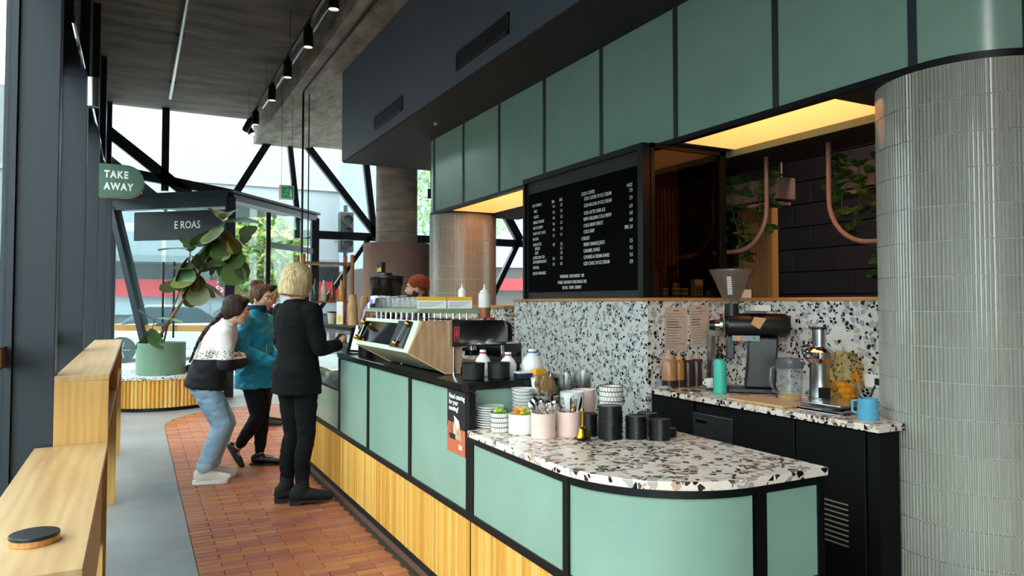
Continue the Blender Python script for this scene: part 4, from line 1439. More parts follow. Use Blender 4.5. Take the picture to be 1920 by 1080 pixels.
def squeeze(lb, x, y, z, r, h, body, tip, cat='bottle', gp=None, cap=None):
    t = thing('squeeze_bottle', lb, cat, (x, y, z), 0, gp)
    B().lathe([(.001, 0), (r * .95, 0), (r, .006), (r, h * .68), (r * .93, h * .74), (r * .7, h * .77)], 24).obj('bottle', body, t)
    B().lathe([(r * .74, h * .75), (r * .76, h * .80), (r * .4, h * .84), (r * .16, h * .90), (r * .1, h), (.001, h)], 20).obj('nozzle_cap', tip, t)
    return t


CREAM = mat('cream_plastic', 'EDE7DC', .4)
MILKY = mat('milky_plastic', 'D9D5CE', .4)
squeeze('short white squeeze bottle on the coffee machine', 1.60, EY0 + .17, 1.4205, .022, .135, CREAM, CREAM, gp='white squeeze bottles')
t = squeeze('taller white squeeze bottle with brown sauce beside it', 1.665, EY0 + .02, 1.361, .032, .19, MILKY, CREAM, gp='white squeeze bottles')
B().lathe([(.0322, .003), (.0326, .006), (.0326, .062), (.0322, .064)], 24).obj('sauce', mat('caramel', '8A4B20', .4), t)

for x, c_, lb in ((1.665, '2B4FA8', 'blue marker pen lying on the steel end of the machine'), (1.70, 'C23A3A', 'red marker pen lying on the steel end of the machine')):
    t = thing('marker_pen', lb, 'pen', (x, EY0 - .005, 1.3605), .5, 'marker pens')
    B().cyl(.006, -.03, .02, 10, c=(0, 0, .006), axis='X').obj('barrel', mat('pen_' + c_, c_, .4), t)
    B().cyl(.0065, .02, .04, 10, c=(0, 0, .006), axis='X').obj('cap', M['white'], t)
# black tubs, milk bottles, boxes at the near end of the high counter
for x, y, lb in ((1.475, 3.245, 'black knock tub nearest the timber side of the machine'), (1.605, 3.225, 'black knock tub in front of the red capped milk')):
    t = thing('knock_tub', lb, 'tub', (x, y, ZH), 0, 'black knock tubs')
    B().lathe([(.001, 0), (.050, 0), (.054, .004), (.056, .078), (.051, .078), (.049, .008), (.001, .008)], 32).obj('tub', M['rubber'], t)
    B().lathe([(.0535, .070), (.058, .073), (.058, .080), (.0535, .082)], 32).obj('rim', M['plastic_black'], t)
    B().tube([(-.048, 0, .071), (.048, 0, .071)], .006, 8).obj('knock_bar', M['gunmetal'], t)
MW = mat('milk_plastic', 'F4F3F1', .35)


def milk(lb, x, y, band, r=.045, h=.20):
    t = thing('milk_bottle', lb, 'milk bottle', (x, y, ZH), 0, 'milk bottles on the counter')
    B().lathe([(.001, 0), (r, 0), (r * 1.05, .01), (r * 1.05, h * .5), (r * .8, h * .68), (r * .42, h * .8), (r * .4, h * .88), (.001, h * .88)], 28).obj('bottle', MW, t)
    B().lathe([(r * .44, h * .84), (r * .46, h * .87), (r * .44, h * .9)], 24).obj('collar', band, t)
    B().cyl(r * .43, h * .88, h * .98, 20).obj('cap', MW, t)


RB, BB = mat('red_collar', 'C4363E', .5), mat('blue_collar', '3D6FB0', .5)
milk('milk bottle with a red collar beside the machine legs', 1.60, 3.40, RB, .040, .135)
milk('milk bottle with a red collar between the black tubs', 1.70, 3.31, RB, .040, .125)
milk('larger milk bottle with a blue collar by the yellow box', 1.82, 3.27, BB, .052, .14)
t = thing('sugar_box', 'small yellow carton at the end of the high counter', 'box', (1.79, 3.155, ZH), .2)
B().box(-.035, .035, -.022, .022, 0, .045).obj('carton', mat('carton_yellow', 'F0B429', .5), t, bevel=.002)
B().box(-.0352, .0352, -.0222, .0222, .012, .02).obj('band', mat('carton_band', 'C98A8A', .5), t)
t = thing('tea_box', 'navy blue box with white lid near the milk bottles', 'box', (1.71, 3.165, ZH), .1)
B().box(-.04, .04, -.025, .025, 0, .028).obj('box_body', mat('navy_card', '1C2746', .5), t, bevel=.002)
B().box(-.041, .041, -.026, .026, .028, .036).obj('lid', M['white'], t)
# steel appliance with three dials behind the tubs
t = thing('steam_unit', 'steel steam unit with three black dials beside the coffee machine', 'appliance', (1.90, 3.78, ZH), 0)
B().box(-.06, .06, -.14, .22, .03, .145).obj('casing', M['steel'], t, bevel=.006)
for k in range(3):
    d_ = B().lathe([(.001, -.02), (.015, -.02), (.017, 0)], 18, axis='X').obj('dial', M['plastic_black'], t, loc=(-.061, -.10 + k * .06, .085))
for k in range(2):
    d_ = B().lathe([(.001, -.018), (.014, -.018), (.016, 0)], 18, axis='Y').obj('dial', M['plastic_black'], t, loc=(-.028 + k * .055, -.14, .085))
for sx in (-1, 1):
    for yy in (-.12, .2):
        B().cyl(.01, 0, .03, 10, c=(sx * .045, yy, 0)).obj('foot', M['rubber'], t)

# till end: canister, tablet, paper cups, grinder
t = thing('bean_canister', 'tall black canister with steel lid beside the tablet', 'canister', (1.46, 5.06, ZH))
B().lathe([(.001, 0), (.052, 0), (.054, .004), (.054, .195), (.001, .195)], 32).obj('can', M['plastic_black'], t)
B().lathe([(.055, .193), (.057, .198), (.056, .212), (.03, .218), (.001, .218)], 32).obj('lid', M['steel'], t)
t = thing('till_tablet', 'white till tablet on a stand at the end of the high counter', 'tablet', (1.50, 5.27, ZH), .15)
B().box(-.10, .10, -.06, .06, 0, .012).obj('base', M['steel'], t, bevel=.003)
tb = B().box(-.008, .008, -.125, .125, 0, .21).obj('tablet', M['plastic_black'], t, loc=(-.02, 0, .012), rot=(0, .30, .25), bevel=.006)
B().box(-.010, -.008, -.112, .112, .012, .198).obj('screen', mat('lit_screen', 'E9F0F5', .3, emit=.7), tb)
B().bar((.06, 0, .01), (.02, 0, .11), .03, .012).obj('stand', M['steel'], t)
cup_me = B().lathe([(.001, .11), (.030, .11), (.031, .105), (.041, .006), (.043, .004), (.043, 0), (.0405, 0), (.029, .107), (.001, .108)], 26).mesh('paper_cup', ang=50)
KR = mat('kraft_paper', 'C79B68', .75, var=.08, scale=12)
# shelf over the display top holds cups
for (x, y, n_, tw) in ((1.66, 6.16, 12, 'left'), (1.78, 6.22, 11, 'right')):
    for k in range(n_):
        o = put('paper_cup', cup_me, KR, loc=(x, y, 1.2625 + k * .0135))
        tag(o, ('lowest ' if k == 0 else 'topmost ' if k == n_ - 1 else ORD[k] + ' lowest ') + 'kraft paper cup in the %s upturned stack' % tw, 'cup', 'upturned kraft cups')
for (x, y, tw) in ((1.66, 5.72, 'left'),):
    o = put('paper_cup', cup_me, KR, loc=(1.62, 5.98, 1.2625))
    tag(o, 'single upturned kraft cup beside the stacks', 'cup', 'upturned kraft cups')
t = thing('takeaway_cup', 'paper coffee cup with black lid on the display case', 'cup', (1.575, 6.55, 1.2622))
B().lathe([(.001, 0), (.030, 0), (.031, .003), (.041, .10), (.001, .10)], 24).obj('cup', mat('cream_paper', 'DCCDB6', .7), t)
B().lathe([(.043, .098), (.044, .104), (.040, .112), (.001, .113)], 24).obj('lid', M['plastic_black'], t)
t = thing('orange_bottle', 'orange bottle standing on the display case', 'bottle', (1.72, 6.75, 1.2622))
B().lathe([(.001, 0), (.034, 0), (.036, .005), (.036, .15), (.028, .17), (.028, .2), (.001, .2)], 24).obj('bottle', mat('coral_bottle', 'E5694A', .4), t)
t = thing('menu_stand', 'small white printed menu stand on the display case', 'sign', (1.60, 6.36, 1.2622), .3)
B().box(-.004, .004, -.05, .05, 0, .20).obj('sheet', M['paper'], t)
B().box(-.006, -.004, -.03, .03, .015, .075).obj('yellow_print', YEL, t)
t = thing('black_sign', 'small black card sign with white lettering on the display case', 'sign', (1.74, 6.45, 1.2622), .3)
B().box(-.005, .005, -.055, .055, 0, .24).obj('card', M['plastic_black'], t)
for q in range(3):
    B().box(-.0062, -.005, -.035, .035, .16 + q * .022, .168 + q * .022).obj('text_line', M['lettering'], t)
t = thing('espresso_grinder', 'coffee grinder with smoked hopper and black lid behind the machine', 'grinder', (1.82, 5.72, 1.2625), .2)
B().box(-.08, .08, -.10, .10, 0, .10).obj('body', M['plastic_black'], t, bevel=.02, seg=3)
B().lathe([(.06, .10), (.075, .14), (.125, .22), (.135, .39), (.132, .39), (.12, .22), (.07, .14), (.055, .102)], 32).obj('hopper', glassmat('smoked_plastic', 'B9B4B0', body=.18, bodycol='403B38'), t)
B().lathe([(.001, .13), (.06, .13), (.112, .22), (.122, .31), (.001, .32)], 24).obj('beans', mat('coffee_beans', '2E1D14', .6, var=.3, scale=60, bump=.6, bscale=90), t)
B().lathe([(.138, .385), (.14, .392), (.138, .405), (.05, .415), (.045, .432), (.001, .434)], 32).obj('lid', M['plastic_black'], t)
B().cyl(.02, .03, .07, 12, c=(-.095, 0, 0)).obj('spout', M['gunmetal'], t)
t = thing('bean_bag', 'small dark coffee bag with green and yellow labels on the grinder lid', 'bag', (1.80, 5.80, 1.2625 + .4345), .2)
B().box(-.02, .02, -.038, .038, 0, .09).obj('bag', mat('bag_black', '20241F', .6), t, bevel=.006)
B().box(-.0215, -.02, .002, .034, .01, .04).obj('green_label', bpy.data.materials['lime'], t)
B().box(-.0215, -.02, -.034, -.004, .01, .045).obj('yellow_label', YEL, t)
# ================================================================ back bench equipment
ZK = .9005


def sauce(lb, x, y, r, h, col):
    t = thing('sauce_bottle', lb, 'bottle', (x, y, ZK), 0, 'sauce bottles on the back bench')
    B().lathe([(.001, 0), (r * .96, 0), (r, .006), (r, h * .66), (r * .8, h * .74), (r * .5, h * .78)], 24).obj('bottle', mat('sauce_' + col, col, .3, var=.1), t)
    B().lathe([(r * .62, h * .76), (r * .64, h * .84), (r * .3, h * .88), (r * .14, h), (.001, h)], 18).obj('nozzle_cap', mat('nozzle_' + col, 'C9A48A', .5), t)
    B().lathe([(r * 1.003, .004), (r * 1.006, .01), (r * 1.006, h * .2), (r * 1.003, h * .21)], 24).obj('contents', mat('fill_' + col, '3A2420', .3), t)


sauce('broad amber sauce bottle at the wall end of the bench', 3.06, 3.685, .046, .25, 'B5835C')
sauce('golden syrup squeeze bottle beside the broad amber one', 3.155, 3.70, .036, .235, 'B57A2E')
sauce('dark chocolate sauce bottle, third from the wall end', 3.232, 3.70, .034, .23, '3C2A2C')
sauce('dark berry sauce bottle nearest the milkshake mixer', 3.305, 3.70, .034, .235, '4A2C28')
# papers taped on the terrazzo
for x0, w, z0, lb, tl in ((3.085, .19, 1.135, 'handwritten recipe sheet taped on the terrazzo above the sauces', .02), (3.31, .175, 1.145, 'printed recipe sheet taped beside the milkshake mixer', -.06)):
    t = thing('recipe_sheet', lb, 'paper', (x0, YB - .0025, z0))
    t.rotation_euler = (0, tl, 0)
    B().box(0, w, -.0012, .0, 0, .285).obj('sheet', mat('cream_sheet', 'CBB4A2', .8) if 'cream_sheet' not in bpy.data.materials else bpy.data.materials['cream_sheet'], t)
    B().box(w * .38, w * .62, -.0018, -.0012, .262, .268).obj('heading', M['ink'], t)
    for q in range(13):
        B().box(.015, w * random.uniform(.45, .93), -.0018, -.0012, .242 - q * .018, .2445 - q * .018 + (.003 if q in (3, 4, 5) else 0)).obj('text_line', M['ink'], t)
# milkshake mixer
t = thing('milkshake_mixer', 'pale grey milkshake mixer standing against the terrazzo', 'mixer', (3.43, 3.63, ZK))
GM = mat('mixer_grey', 'A9A29B', .35)
B().box(-.06, .06, -.07, .09, 0, .02).obj('base', GM, t, bevel=.006)
B().box(-.022, .022, .045, .085, .02, .36).obj('column', M['steel'], t, bevel=.004)
B().lathe([(.001, .33), (.045, .33), (.055, .345), (.055, .40), (.045, .425), (.02, .435), (.001, .436)], 24).obj('motor_head', GM, t, loc=(0, .02, 0))
B().cyl(.004, .10, .335, 8).obj('spindle', M['chrome'], t)
B().cyl(.016, .098, .102, 14).obj('agitator', M['chrome'], t)
t = thing('coffee_cup', 'white coffee cup on a saucer behind the teal bottle', 'cup', (3.27, 3.53, ZK))
B().lathe([(.001, .003), (.04, .003), (.075, .012), (.076, .015), (.04, .008), (.001, .007)], 28).obj('saucer', mat('grey_saucer', '8C8680', .4), t)
B().lathe([(.001, .009), (.022, .009), (.036, .03), (.043, .065), (.04, .065), (.033, .032), (.001, .016)], 28).obj('cup', M['white'], t)
B().tube([(-.04, 0, .055), (-.06, 0, .05), (-.06, 0, .033), (-.036, 0, .026)], .004, 8).obj('handle', M['white'], t)
t = thing('drink_bottle', 'turquoise drink bottle with black cap on the back bench', 'bottle', (3.165, 3.335, ZK))
TQ = mat('turquoise_enamel', '3FBFA8', .4)
B().lathe([(.001, 0), (.036, 0), (.039, .004), (.039, .185), (.032, .205), (.02, .212)], 32).obj('bottle', TQ, t)
B().lathe([(.022, .208), (.023, .235), (.014, .245), (.001, .246)], 24).obj('cap', M['plastic_black'], t)
B().tube([(-.018, 0, .236), (-.02, 0, .258), (.004, 0, .262), (.016, 0, .25)], .006, 8).obj('carry_loop', M['plastic_black'], t)
t = thing('drain_tray', 'round steel drain set in the bench near the sauce bottles', 'drain', (3.08, 3.50, ZK))
B().lathe([(.05, 0), (.062, .001), (.062, .003), (.052, .003), (.05, .001), (.001, .001)], 32).obj('dish', M['steel'], t)
t = thing('green_cloth', 'pale green cloth lying at the wall end of the bench', 'cloth', (3.0, 3.655, ZK), .2)
B().ball((0, 0, .010), (.045, .032, .012), 18, 10).ball((.05, -.01, .006), (.04, .014, .008), 14, 8).obj('cloth', mat('pale_green_cloth', 'A9C9BC', .9), t)

# bulk coffee grinder
g = thing('bulk_grinder', 'tall black bulk coffee grinder with clear cone hopper', 'grinder', (3.37, 3.30, ZK), -.75)
B().box(-.13, .17, -.09, .09, 0, .03).obj('base', M['plastic_black'], g, bevel=.008)
B().prism([(-.03, .03), (.15, .03), (.17, .34), (.0, .34)], 'Y', -.07, .07).obj('column', mat('grinder_black', '17181C', .3), g, bevel=.012)
B().lathe([(.001, -.17), (.06, -.17), (.075, -.15), (.075, .18), (.055, .21), (.001, .21)], 28, axis='X', c=(.03, 0, .41)).obj('motor_housing', M['plastic_black'], g)
B().prism([(-.02, .0), (.03, -.03), (.07, .035), (.0, .045)], 'Y', -.078, -.076).obj('amber_plate', mat('amber_plate', 'C98A3A', .4), g, loc=(.03, 0, .42))
B().lathe([(.001, -.03), (.035, -.03), (.036, 0), (.07, 0), (.072, .015), (.04, .02)], 28, axis='X', c=(-.17, 0, .41)).obj('grind_dial', M['steel'], g)
B().lathe([(.001, -.035), (.03, -.035), (.034, -.005), (.034, 0)], 24, axis='X', c=(-.20, 0, .41)).obj('dial_knob', M['plastic_black'], g)
B().box(-.10, .06, -.083, -.06, .318, .35).obj('control_strip', mat('control_grey', '8F969C', .5), g)
B().box(-.075, -.05, -.086, -.083, .325, .346).obj('orange_switch', mat('orange_switch', 'F08A1E', .4), g)
B().box(.02, .035, -.086, -.083, .328, .343).obj('green_button', mat('green_button', '2E8A5A', .4), g)
B().box(-.135, -.085, -.025, .025, .20, .36).obj('chute', M['plastic_black'], g, bevel=.006)
B().cyl(.045, .455, .545, 24, c=(-.10, 0, 0)).obj('neck', M['plastic_black'], g)
B().box(-.146, -.143, -.02, .02, .50, .54).obj('neck_label', M['paper'], g)
hp = B().lathe([(.040, .545), (.046, .56), (.125, .735), (.135, .745), (.135, .755), (.130, .755), (.12, .738), (.042, .562)], 36, c=(-.10, 0, 0)).obj('hopper', glassmat('hopper_plastic', 'D8CFC6', body=.16, bodycol='C9BDB0'), g)
B().cyl(.132, .752, .758, 36, c=(-.10, 0, 0)).obj('hopper_lid', M['clear'], g)
for q in range(9):
    z = .605 + q * .0125
    r = .046 + (z - .56) / .175 * .079 + .004
    a = math.radians(262)
    B().box(-.001, .001, -.014, .014, -.0045, .0045).obj('label_stroke', M['lettering'], g, loc=(-.10 + r * math.cos(a), r * math.sin(a), z), rot=(0, .42, a))
B().box(-.02, .10, -.04, .05, .485, .50).obj('top_tray', M['plastic_black'], g)
o = B().box(-.05, .05, -.03, .03, 0, .035).obj('paper_pad', M['paper'], loc=(3.40, 3.23, ZK + .501), rot=(0, 0, -.4))
tag(o, 'small white paper pad lying on top of the black grinder', 'paper')
t = thing('steel_tumbler', 'small steel tumbler standing beside the grinder column', 'tumbler', (3.25, 3.44, ZK))
B().lathe([(.001, 0), (.028, 0), (.030, .004), (.036, .10), (.0345, .10), (.028, .006), (.001, .006)], 24).obj('tumbler', M['chrome'], t)

# juice station
o = B().box(2.99, 3.20, 2.70, 3.10, ZK, ZK + .014).obj('chopping_board', woodmat('board_wood', 'C29A6C', 'DDBB90', grain=(8, 1, 8)), bevel=.003)
tag(o, 'pale timber chopping board at the bench edge', 'board')
t = thing('juice_pitcher', 'clear pitcher with a little orange juice and grey lid', 'pitcher', (3.275, 2.905, ZK), -.6)
B().lathe([(.001, 0), (.058, 0), (.062, .004), (.074, .19), (.0715, .19), (.059, .008), (.001, .008)], 32).obj('jug', M['clear'], t)
B().lathe([(.001, .0085), (.0585, .0085), (.0605, .03), (.001, .031)], 28).obj('juice', mat('orange_juice', 'E8A21E', .3), t)
B().lathe([(.076, .185), (.078, .195), (.076, .225), (.06, .238), (.001, .24)], 32).obj('lid', glassmat('grey_plastic', '9CA3AB', body=.45, bodycol='7E858C'), t)
B().tube([(-.072, 0, .19), (-.10, 0, .18), (-.105, 0, .10), (-.085, 0, .05), (-.066, 0, .045)], .008, 10).obj('handle', M['clear'], t)
t = thing('juicer', 'steel centrifugal juicer with orange pulp container', 'juicer', (3.43, 2.83, ZK), -.5)
B().lathe([(.001, 0), (.06, 0), (.062, .01), (.055, .03), (.052, .20), (.06, .22), (.001, .22)], 28).obj('motor_base', M['steel'], t)
B().lathe([(.06, .215), (.085, .24), (.088, .275), (.06, .30), (.04, .305)], 28).obj('bowl', M['chrome'], t)
B().lathe([(.036, .30), (.037, .40), (.042, .402), (.042, .412), (.001, .414)], 24).obj('feed_tube', M['steel'], t)
B().lathe([(.044, .400), (.046, .408), (.044, .414)], 24).obj('tube_rim', M['plastic_black'], t)
B().box(-.03, .03, -.07, -.055, .02, .08).obj('switch', M['plastic_black'], t)
B().tube([(-.09, 0, .26), (-.10, 0, .30), (-.06, 0, .31)], .008, 8).obj('clamp_arm', M['chrome'], t)
pcn = [(.055, .005), (.20, .005), (.215, .20), (.17, .27), (.07, .29)]
B().prism(pcn, 'Y', -.085, .085).obj('pulp_container', glassmat('amber_plastic', 'F6EED2', body=.10, bodycol='D9B25A'), t, bevel=.02, seg=3)
pulp = mat('orange_pulp', 'F0A010', .7, var=.25, scale=40, bump=.6, bscale=60)
pb_ = B()
for k in range(16):
    a = k * 2.4
    pb_.ball((.135 + .045 * math.cos(a) * ((k % 4) / 4 + .3), .05 * math.sin(a), .03 + (k % 5) * .014), (.03, .03, .022), 8, 6)
pb_.obj('pulp', pulp, t)
for k in range(5):
    B().ball((.196, -.05 + k * .025, .12 + .02 * (k % 3)), (.006, .012, .03), 8, 6).obj('pulp_smear', pulp, t)
t = thing('steel_tray', 'stacked steel trays on the bench beside the juicer', 'tray', (3.24, 2.52, ZK), 0)
B().box(-.20, .06, -.13, .13, 0, .012).box(-.20, .06, -.13, -.126, .012, .02).box(-.20, -.196, -.13, .13, .012, .02).obj('lower_tray', M['steel'], t, bevel=.001)
B().box(-.15, .10, -.09, .15, .0125, .038).obj('upper_tray', mat('tray_steel', 'A7ABAF', .2, 1.0), t, bevel=.003)
t = thing('blue_mug', 'sky blue mug with a steel spoon in it at the bench end', 'mug', (3.085, 2.275, ZK), 1.9)
SKY = mat('sky_blue_enamel', '58AACB', .35)
B().lathe([(.001, 0), (.046, 0), (.048, .004), (.044, .098), (.0415, .098), (.044, .006), (.001, .006)], 32).obj('mug', SKY, t)
B().tube([(.044, 0, .085), (.07, 0, .08), (.07, 0, .03), (.046, 0, .022)], .006, 8).obj('handle', SKY, t)
o = B().tube([(0, 0, 0), (0, 0, .11)], .004, 8).ball((0, 0, .135), (.015, .004, .026), 10, 8).obj('bar_spoon', M['chrome'], loc=(3.085, 2.285, ZK + .012), rot=(-.18, -.12, .4))
tag(o, 'steel spoon leaning in the sky blue mug', 'spoon')
t = thing('wall_socket', 'white double power socket on the splashback', 'socket', (XW - .001, 2.62, 1.02))
B().box(-.012, 0, -.06, .06, -.036, .036).obj('plate', M['white'], t, bevel=.003)
B().box(-.03, -.012, -.045, -.015, -.018, .018).obj('plug', M['plastic_black'], t, bevel=.003)
b = B().tube([(3.575, 2.59, 1.0), (3.54, 2.60, .93), (3.50, 2.62, .91), (3.55, 2.66, .909), (3.56, 2.72, .93), (3.53, 2.75, .97), (3.5, 2.80, .95)], .005, 8)
tag(b.obj('power_cord', M['rubber']), 'black power cord looping behind the juicer', 'cord')
t = thing('ledge_tin', 'small white carton on the ledge beside the hopper', 'box', (3.66, 3.60, ZL + .0225))
B().box(-.02, .02, -.025, .025, 0, .055).obj('carton', M['paper'], t, bevel=.002)

# ---------------------------------------------------------------- things inside the dark glass cabinet
ZQ = ZL + .0225
t = thing('glass_bottle', 'clear glass bottle with steel stopper inside the cabinet', 'bottle', (3.09, YB + .10, ZQ))
B().lathe([(.001, 0), (.032, 0), (.034, .005), (.034, .11), (.016, .17), (.013, .22), (.001, .22)], 24).obj('bottle', mat('frost_bottle', '8E867C', .2), t)
B().cyl(.016, .215, .24, 18).obj('stopper', M['steel'], t)
JG = mat('jar_glass', '8A7C6C', .25)
for k, (x, z) in enumerate([(3.17, 0), (3.17, .033), (3.27, 0), (3.27, .033), (3.27, .066), (3.345, 0), (3.345, .033)]):
    t = thing('spice_jar', ['lower jar of the short pair by the bottle', 'upper jar of the short pair by the bottle', 'lowest jar of the stack of three', 'middle jar of the stack of three', 'top jar of the stack of three', 'lower jar of the pair beside the bag', 'upper jar of the pair beside the bag'][k], 'jar', (x, YB + .10, ZQ + z), 0, 'small jars in the cabinet')
    B().cyl(.027, 0, .026, 20).obj('jar', JG, t)
    B().cyl(.028, .026, .0325, 20).obj('lid', mat('jar_lid', 'C9C2B6', .4) if 'jar_lid' not in bpy.data.materials else bpy.data.materials['jar_lid'], t)
t = thing('tea_bag_pack', 'green and white packet with round logo inside the cabinet', 'packet', (3.455, YB + .10, ZQ))
B().box(-.04, .04, -.022, .022, 0, .13).obj('packet', mat('packet_green', '8E9A74', .6), t, bevel=.006)
B().box(-.036, .036, -.0235, -.022, .085, .126).obj('white_band', M['paper'], t)
B().lathe([(.001, -.0235), (.018, -.0235), (.018, -.022)], 20, axis='Y', c=(0, 0, .045)).obj('round_logo', mat('logo_dark', '2B2A22', .6), t)
B().lathe([(.001, -.0245), (.009, -.0245), (.009, -.0235)], 16, axis='Y', c=(0, 0, .045)).obj('logo_centre', YEL, t)
t = thing('spray_bottle', 'dark spray bottle at the back of the cabinet', 'bottle', (3.38, YB + .25, ZQ))
B().lathe([(.001, 0), (.034, 0), (.036, .01), (.034, .12), (.014, .16), (.013, .2)], 20).obj('bottle', mat('spray_dark', '1E1814', .3), t)
B().box(-.05, .02, -.012, .012, .2, .225).box(-.04, -.03, -.008, .008, .16, .2).obj('trigger', M['plastic_black'], t)

# ---------------------------------------------------------------- hoops and trailing plants beyond the opening
PS = M['pink_steel']


def hoop(lb, y0, y1, zb, r, x=4.04):
    t = thing('plant_hoop', lb, 'hanger', (x, y1, zb), 0, 'pink hanging hoops')
    pts = [(0, 0, 3.40 - zb), (0, 0, r)]
    L_ = y0 - y1
    for k in range(1, 9):
        a = k * PI / 2 / 8
        pts.append((0, r - r * math.cos(a), r - r * math.sin(a)))
    pts.append((0, L_ - r, 0))
    for k in range(1, 9):
        a = k * PI / 2 / 8
        pts.append((0, L_ - r + r * math.sin(a), r - r * math.cos(a)))
    pts.append((0, L_, 3.40 - zb))
    B().tube(pts, .016, 10).obj('hoop', PS, t)
    return t


hoop('pink metal hoop hanging in front of the slatted door', 4.75, 3.77, 1.84, .30)
hoop('pink metal hoop hanging beside the near column', 3.24, 2.2, 1.83, .30)


def heart_leaf(nm, s):
    pts = [(0, 0), (.42, -.12), (.55, .2), (.42, .6), (0, 1.1), (-.42, .6), (-.55, .2), (-.42, -.12)]
    b = B()
    v = [(0, .35, .06)] + [(x, y, -.12 * abs(x) - .1 * max(0, y - .5)) for x, y in pts]
    b.add([(p[0] * s, p[1] * s, p[2] * s) for p in v], [(0, i, i % 8 + 1) for i in range(1, 9)])
    me = b.mesh(nm, ang=80)
    return me


POTH = piecemat('pothos_leaf', ['3E6B2C', '567F36', '2F5526', '6E9040'], .4, bump=0, gamount=.2)
hl = heart_leaf('leaf', .075)
hl.materials.append(POTH)


def trailing(lb, x, y, z, vines, box_w):
    t = thing('trailing_plant', lb, 'plant', (x, y, z), 0, 'trailing plants behind the counter')
    B().box(-.09, .09, -box_w / 2, box_w / 2, 0, .16).obj('planter_box', M['terracotta_pink'], t, bevel=.005)
    for (dy, ln, sway) in vines:
        pts = []
        n_ = max(3, int(ln / .10))
        for k in range(n_ + 1):
            f = k / n_
            pts.append((-.10 - .03 * math.sin(3 * f), dy + sway * f + .03 * math.sin(7 * f + dy * 9), .17 + .04 * math.sin(PI * min(1, f * 4)) - ln * f))
        B().tube(pts, .004, 5).obj('vine', mat('vine_stem', '4A5A2C', .7) if 'vine_stem' not in bpy.data.materials else bpy.data.materials['vine_stem'], t)
        for k, p in enumerate(pts):
            for q in range(4):
                put('leaf', hl, POTH, t, loc=(p[0] - .012, p[1] + random.uniform(-.04, .04), p[2] + random.uniform(-.03, .03)), rot=(PI + random.uniform(-.7, .7), random.uniform(-.5, .5), random.uniform(-.9, .9) + PI / 2), scale=random.uniform(.8, 1.5))
    return t


trailing('trailing pothos spilling from a pink planter by the slatted door', 4.22, 4.12, 2.21, [(-.25, .35, .0), (-.1, .55, .05), (.05, .8, -.1), (.15, .4, .05), (.25, .6, .05), (-.3, .2, 0)], .75)
trailing('trailing pothos with brighter leaves beside the near column', 4.22, 2.92, 2.20, [(.22, .35, .05), (.12, .45, .05), (0, .75, .0), (-.1, .6, -.05), (-.2, .7, -.05), (-.28, .5, 0), (.28, .22, .05)], .70)
for i, (y0, y1, z) in enumerate(((3.77, 4.75, 2.20), (2.2, 3.24, 2.19))):
    x = 4.22
    o = B().box(x - .07, x + .1, y0 + .03, y1 - .03, z - .025, z - .001).box(x + .08, x + .095, y0 + .1, y0 + .115, z, 3.4).box(x + .095, x + .11, y1 - .2, y1 - .185, z, 3.4).obj('planter_shelf', PS)
    tag(o, 'pink shelf carrying the planter by the slatted door' if i == 0 else 'pink shelf carrying the planter by the near column', 'shelf')
# ================================================================ lights on the ceiling, signs, planter
TRX, TRZ = 1.70, 4.62
t = thing('lighting_track', 'black lighting track hung beside the concrete beam', 'light track', (TRX, 5.0, TRZ))
B().box(-.018, .018, 0, 8.9, 0, .035).obj('rail', M['black'], t)
for k in range(5):
    B().tube([(0, .6 + k * 1.9, .03), (0, .6 + k * 1.9, 5.2 - TRZ)], .003, 6).obj('hanger_wire', M['gunmetal'], t)
B().tube([(.12, 0, .05), (.12, 7.4, .05)], .014, 8).obj('cable_pipe', M['steel'], t)
BULB = mat('lamp_face', 'FFC98A', .5, emit=14)
for k, (y, tilt) in enumerate(((7.1, 0), (8.3, 0), (9.55, 0), (10.75, 0), (12.35, 0), (12.95, .5), (13.4, -.5))):
    lb = ['spot lamp nearest the camera on the track', 'spot lamp first in view at the top of the track', 'spot lamp second in view on the track', 'spot lamp third in view on the track', 'spot lamp fourth in view on the track', 'short tilted spot lamp near the track end', 'tilted spot lamp at the far track end'][k]
    s = thing('track_spot', lb, 'spotlight', (TRX, y, TRZ), 0, 'track spot lamps')
    c = B().lathe([(.001, 0), (.052, 0), (.055, -.005), (.055, -.215), (.050, -.22), (.048, -.205), (.001, -.205)], 28).obj('housing', M['plastic_black'], s, loc=(0, 0, -.04), rot=(tilt, tilt * .8, 0))
    B().box(-.02, .02, -.03, .03, -.045, .0).obj('adapter', M['black'], s)
    B().cyl(.046, -.208, -.2055, 24).obj('lamp_face', BULB, c)
    ld = bpy.data.lights.new('spot_beam', 'SPOT')
    ld.energy = 130
    ld.color = (1, .78, .55)
    ld.spot_size = math.radians(75)
    ld.spot_blend = .6
    ld.shadow_soft_size = .05
    lo = bpy.data.objects.new('spot_beam', ld)
    COL.objects.link(lo)
    lo.parent = c
    lo.location = (0, 0, -.215)
# lamp in the back room
s = thing('back_room_lamp', 'ceiling lamp of the room behind the counter', 'lamp', (4.5, 2.9, 3.395))
B().cyl(.08, -.03, 0, 24).obj('housing', M['gunmetal'], s)
B().cyl(.07, -.034, -.03, 24).obj('lamp_face', BULB, s)
ld = bpy.data.lights.new('room_light', 'POINT')
ld.energy = 30
ld.color = (1, .74, .62)
ld.shadow_soft_size = .08
lo = bpy.data.objects.new('room_light', ld)
COL.objects.link(lo)
lo.parent = s
lo.location = (0, 0, -.12)

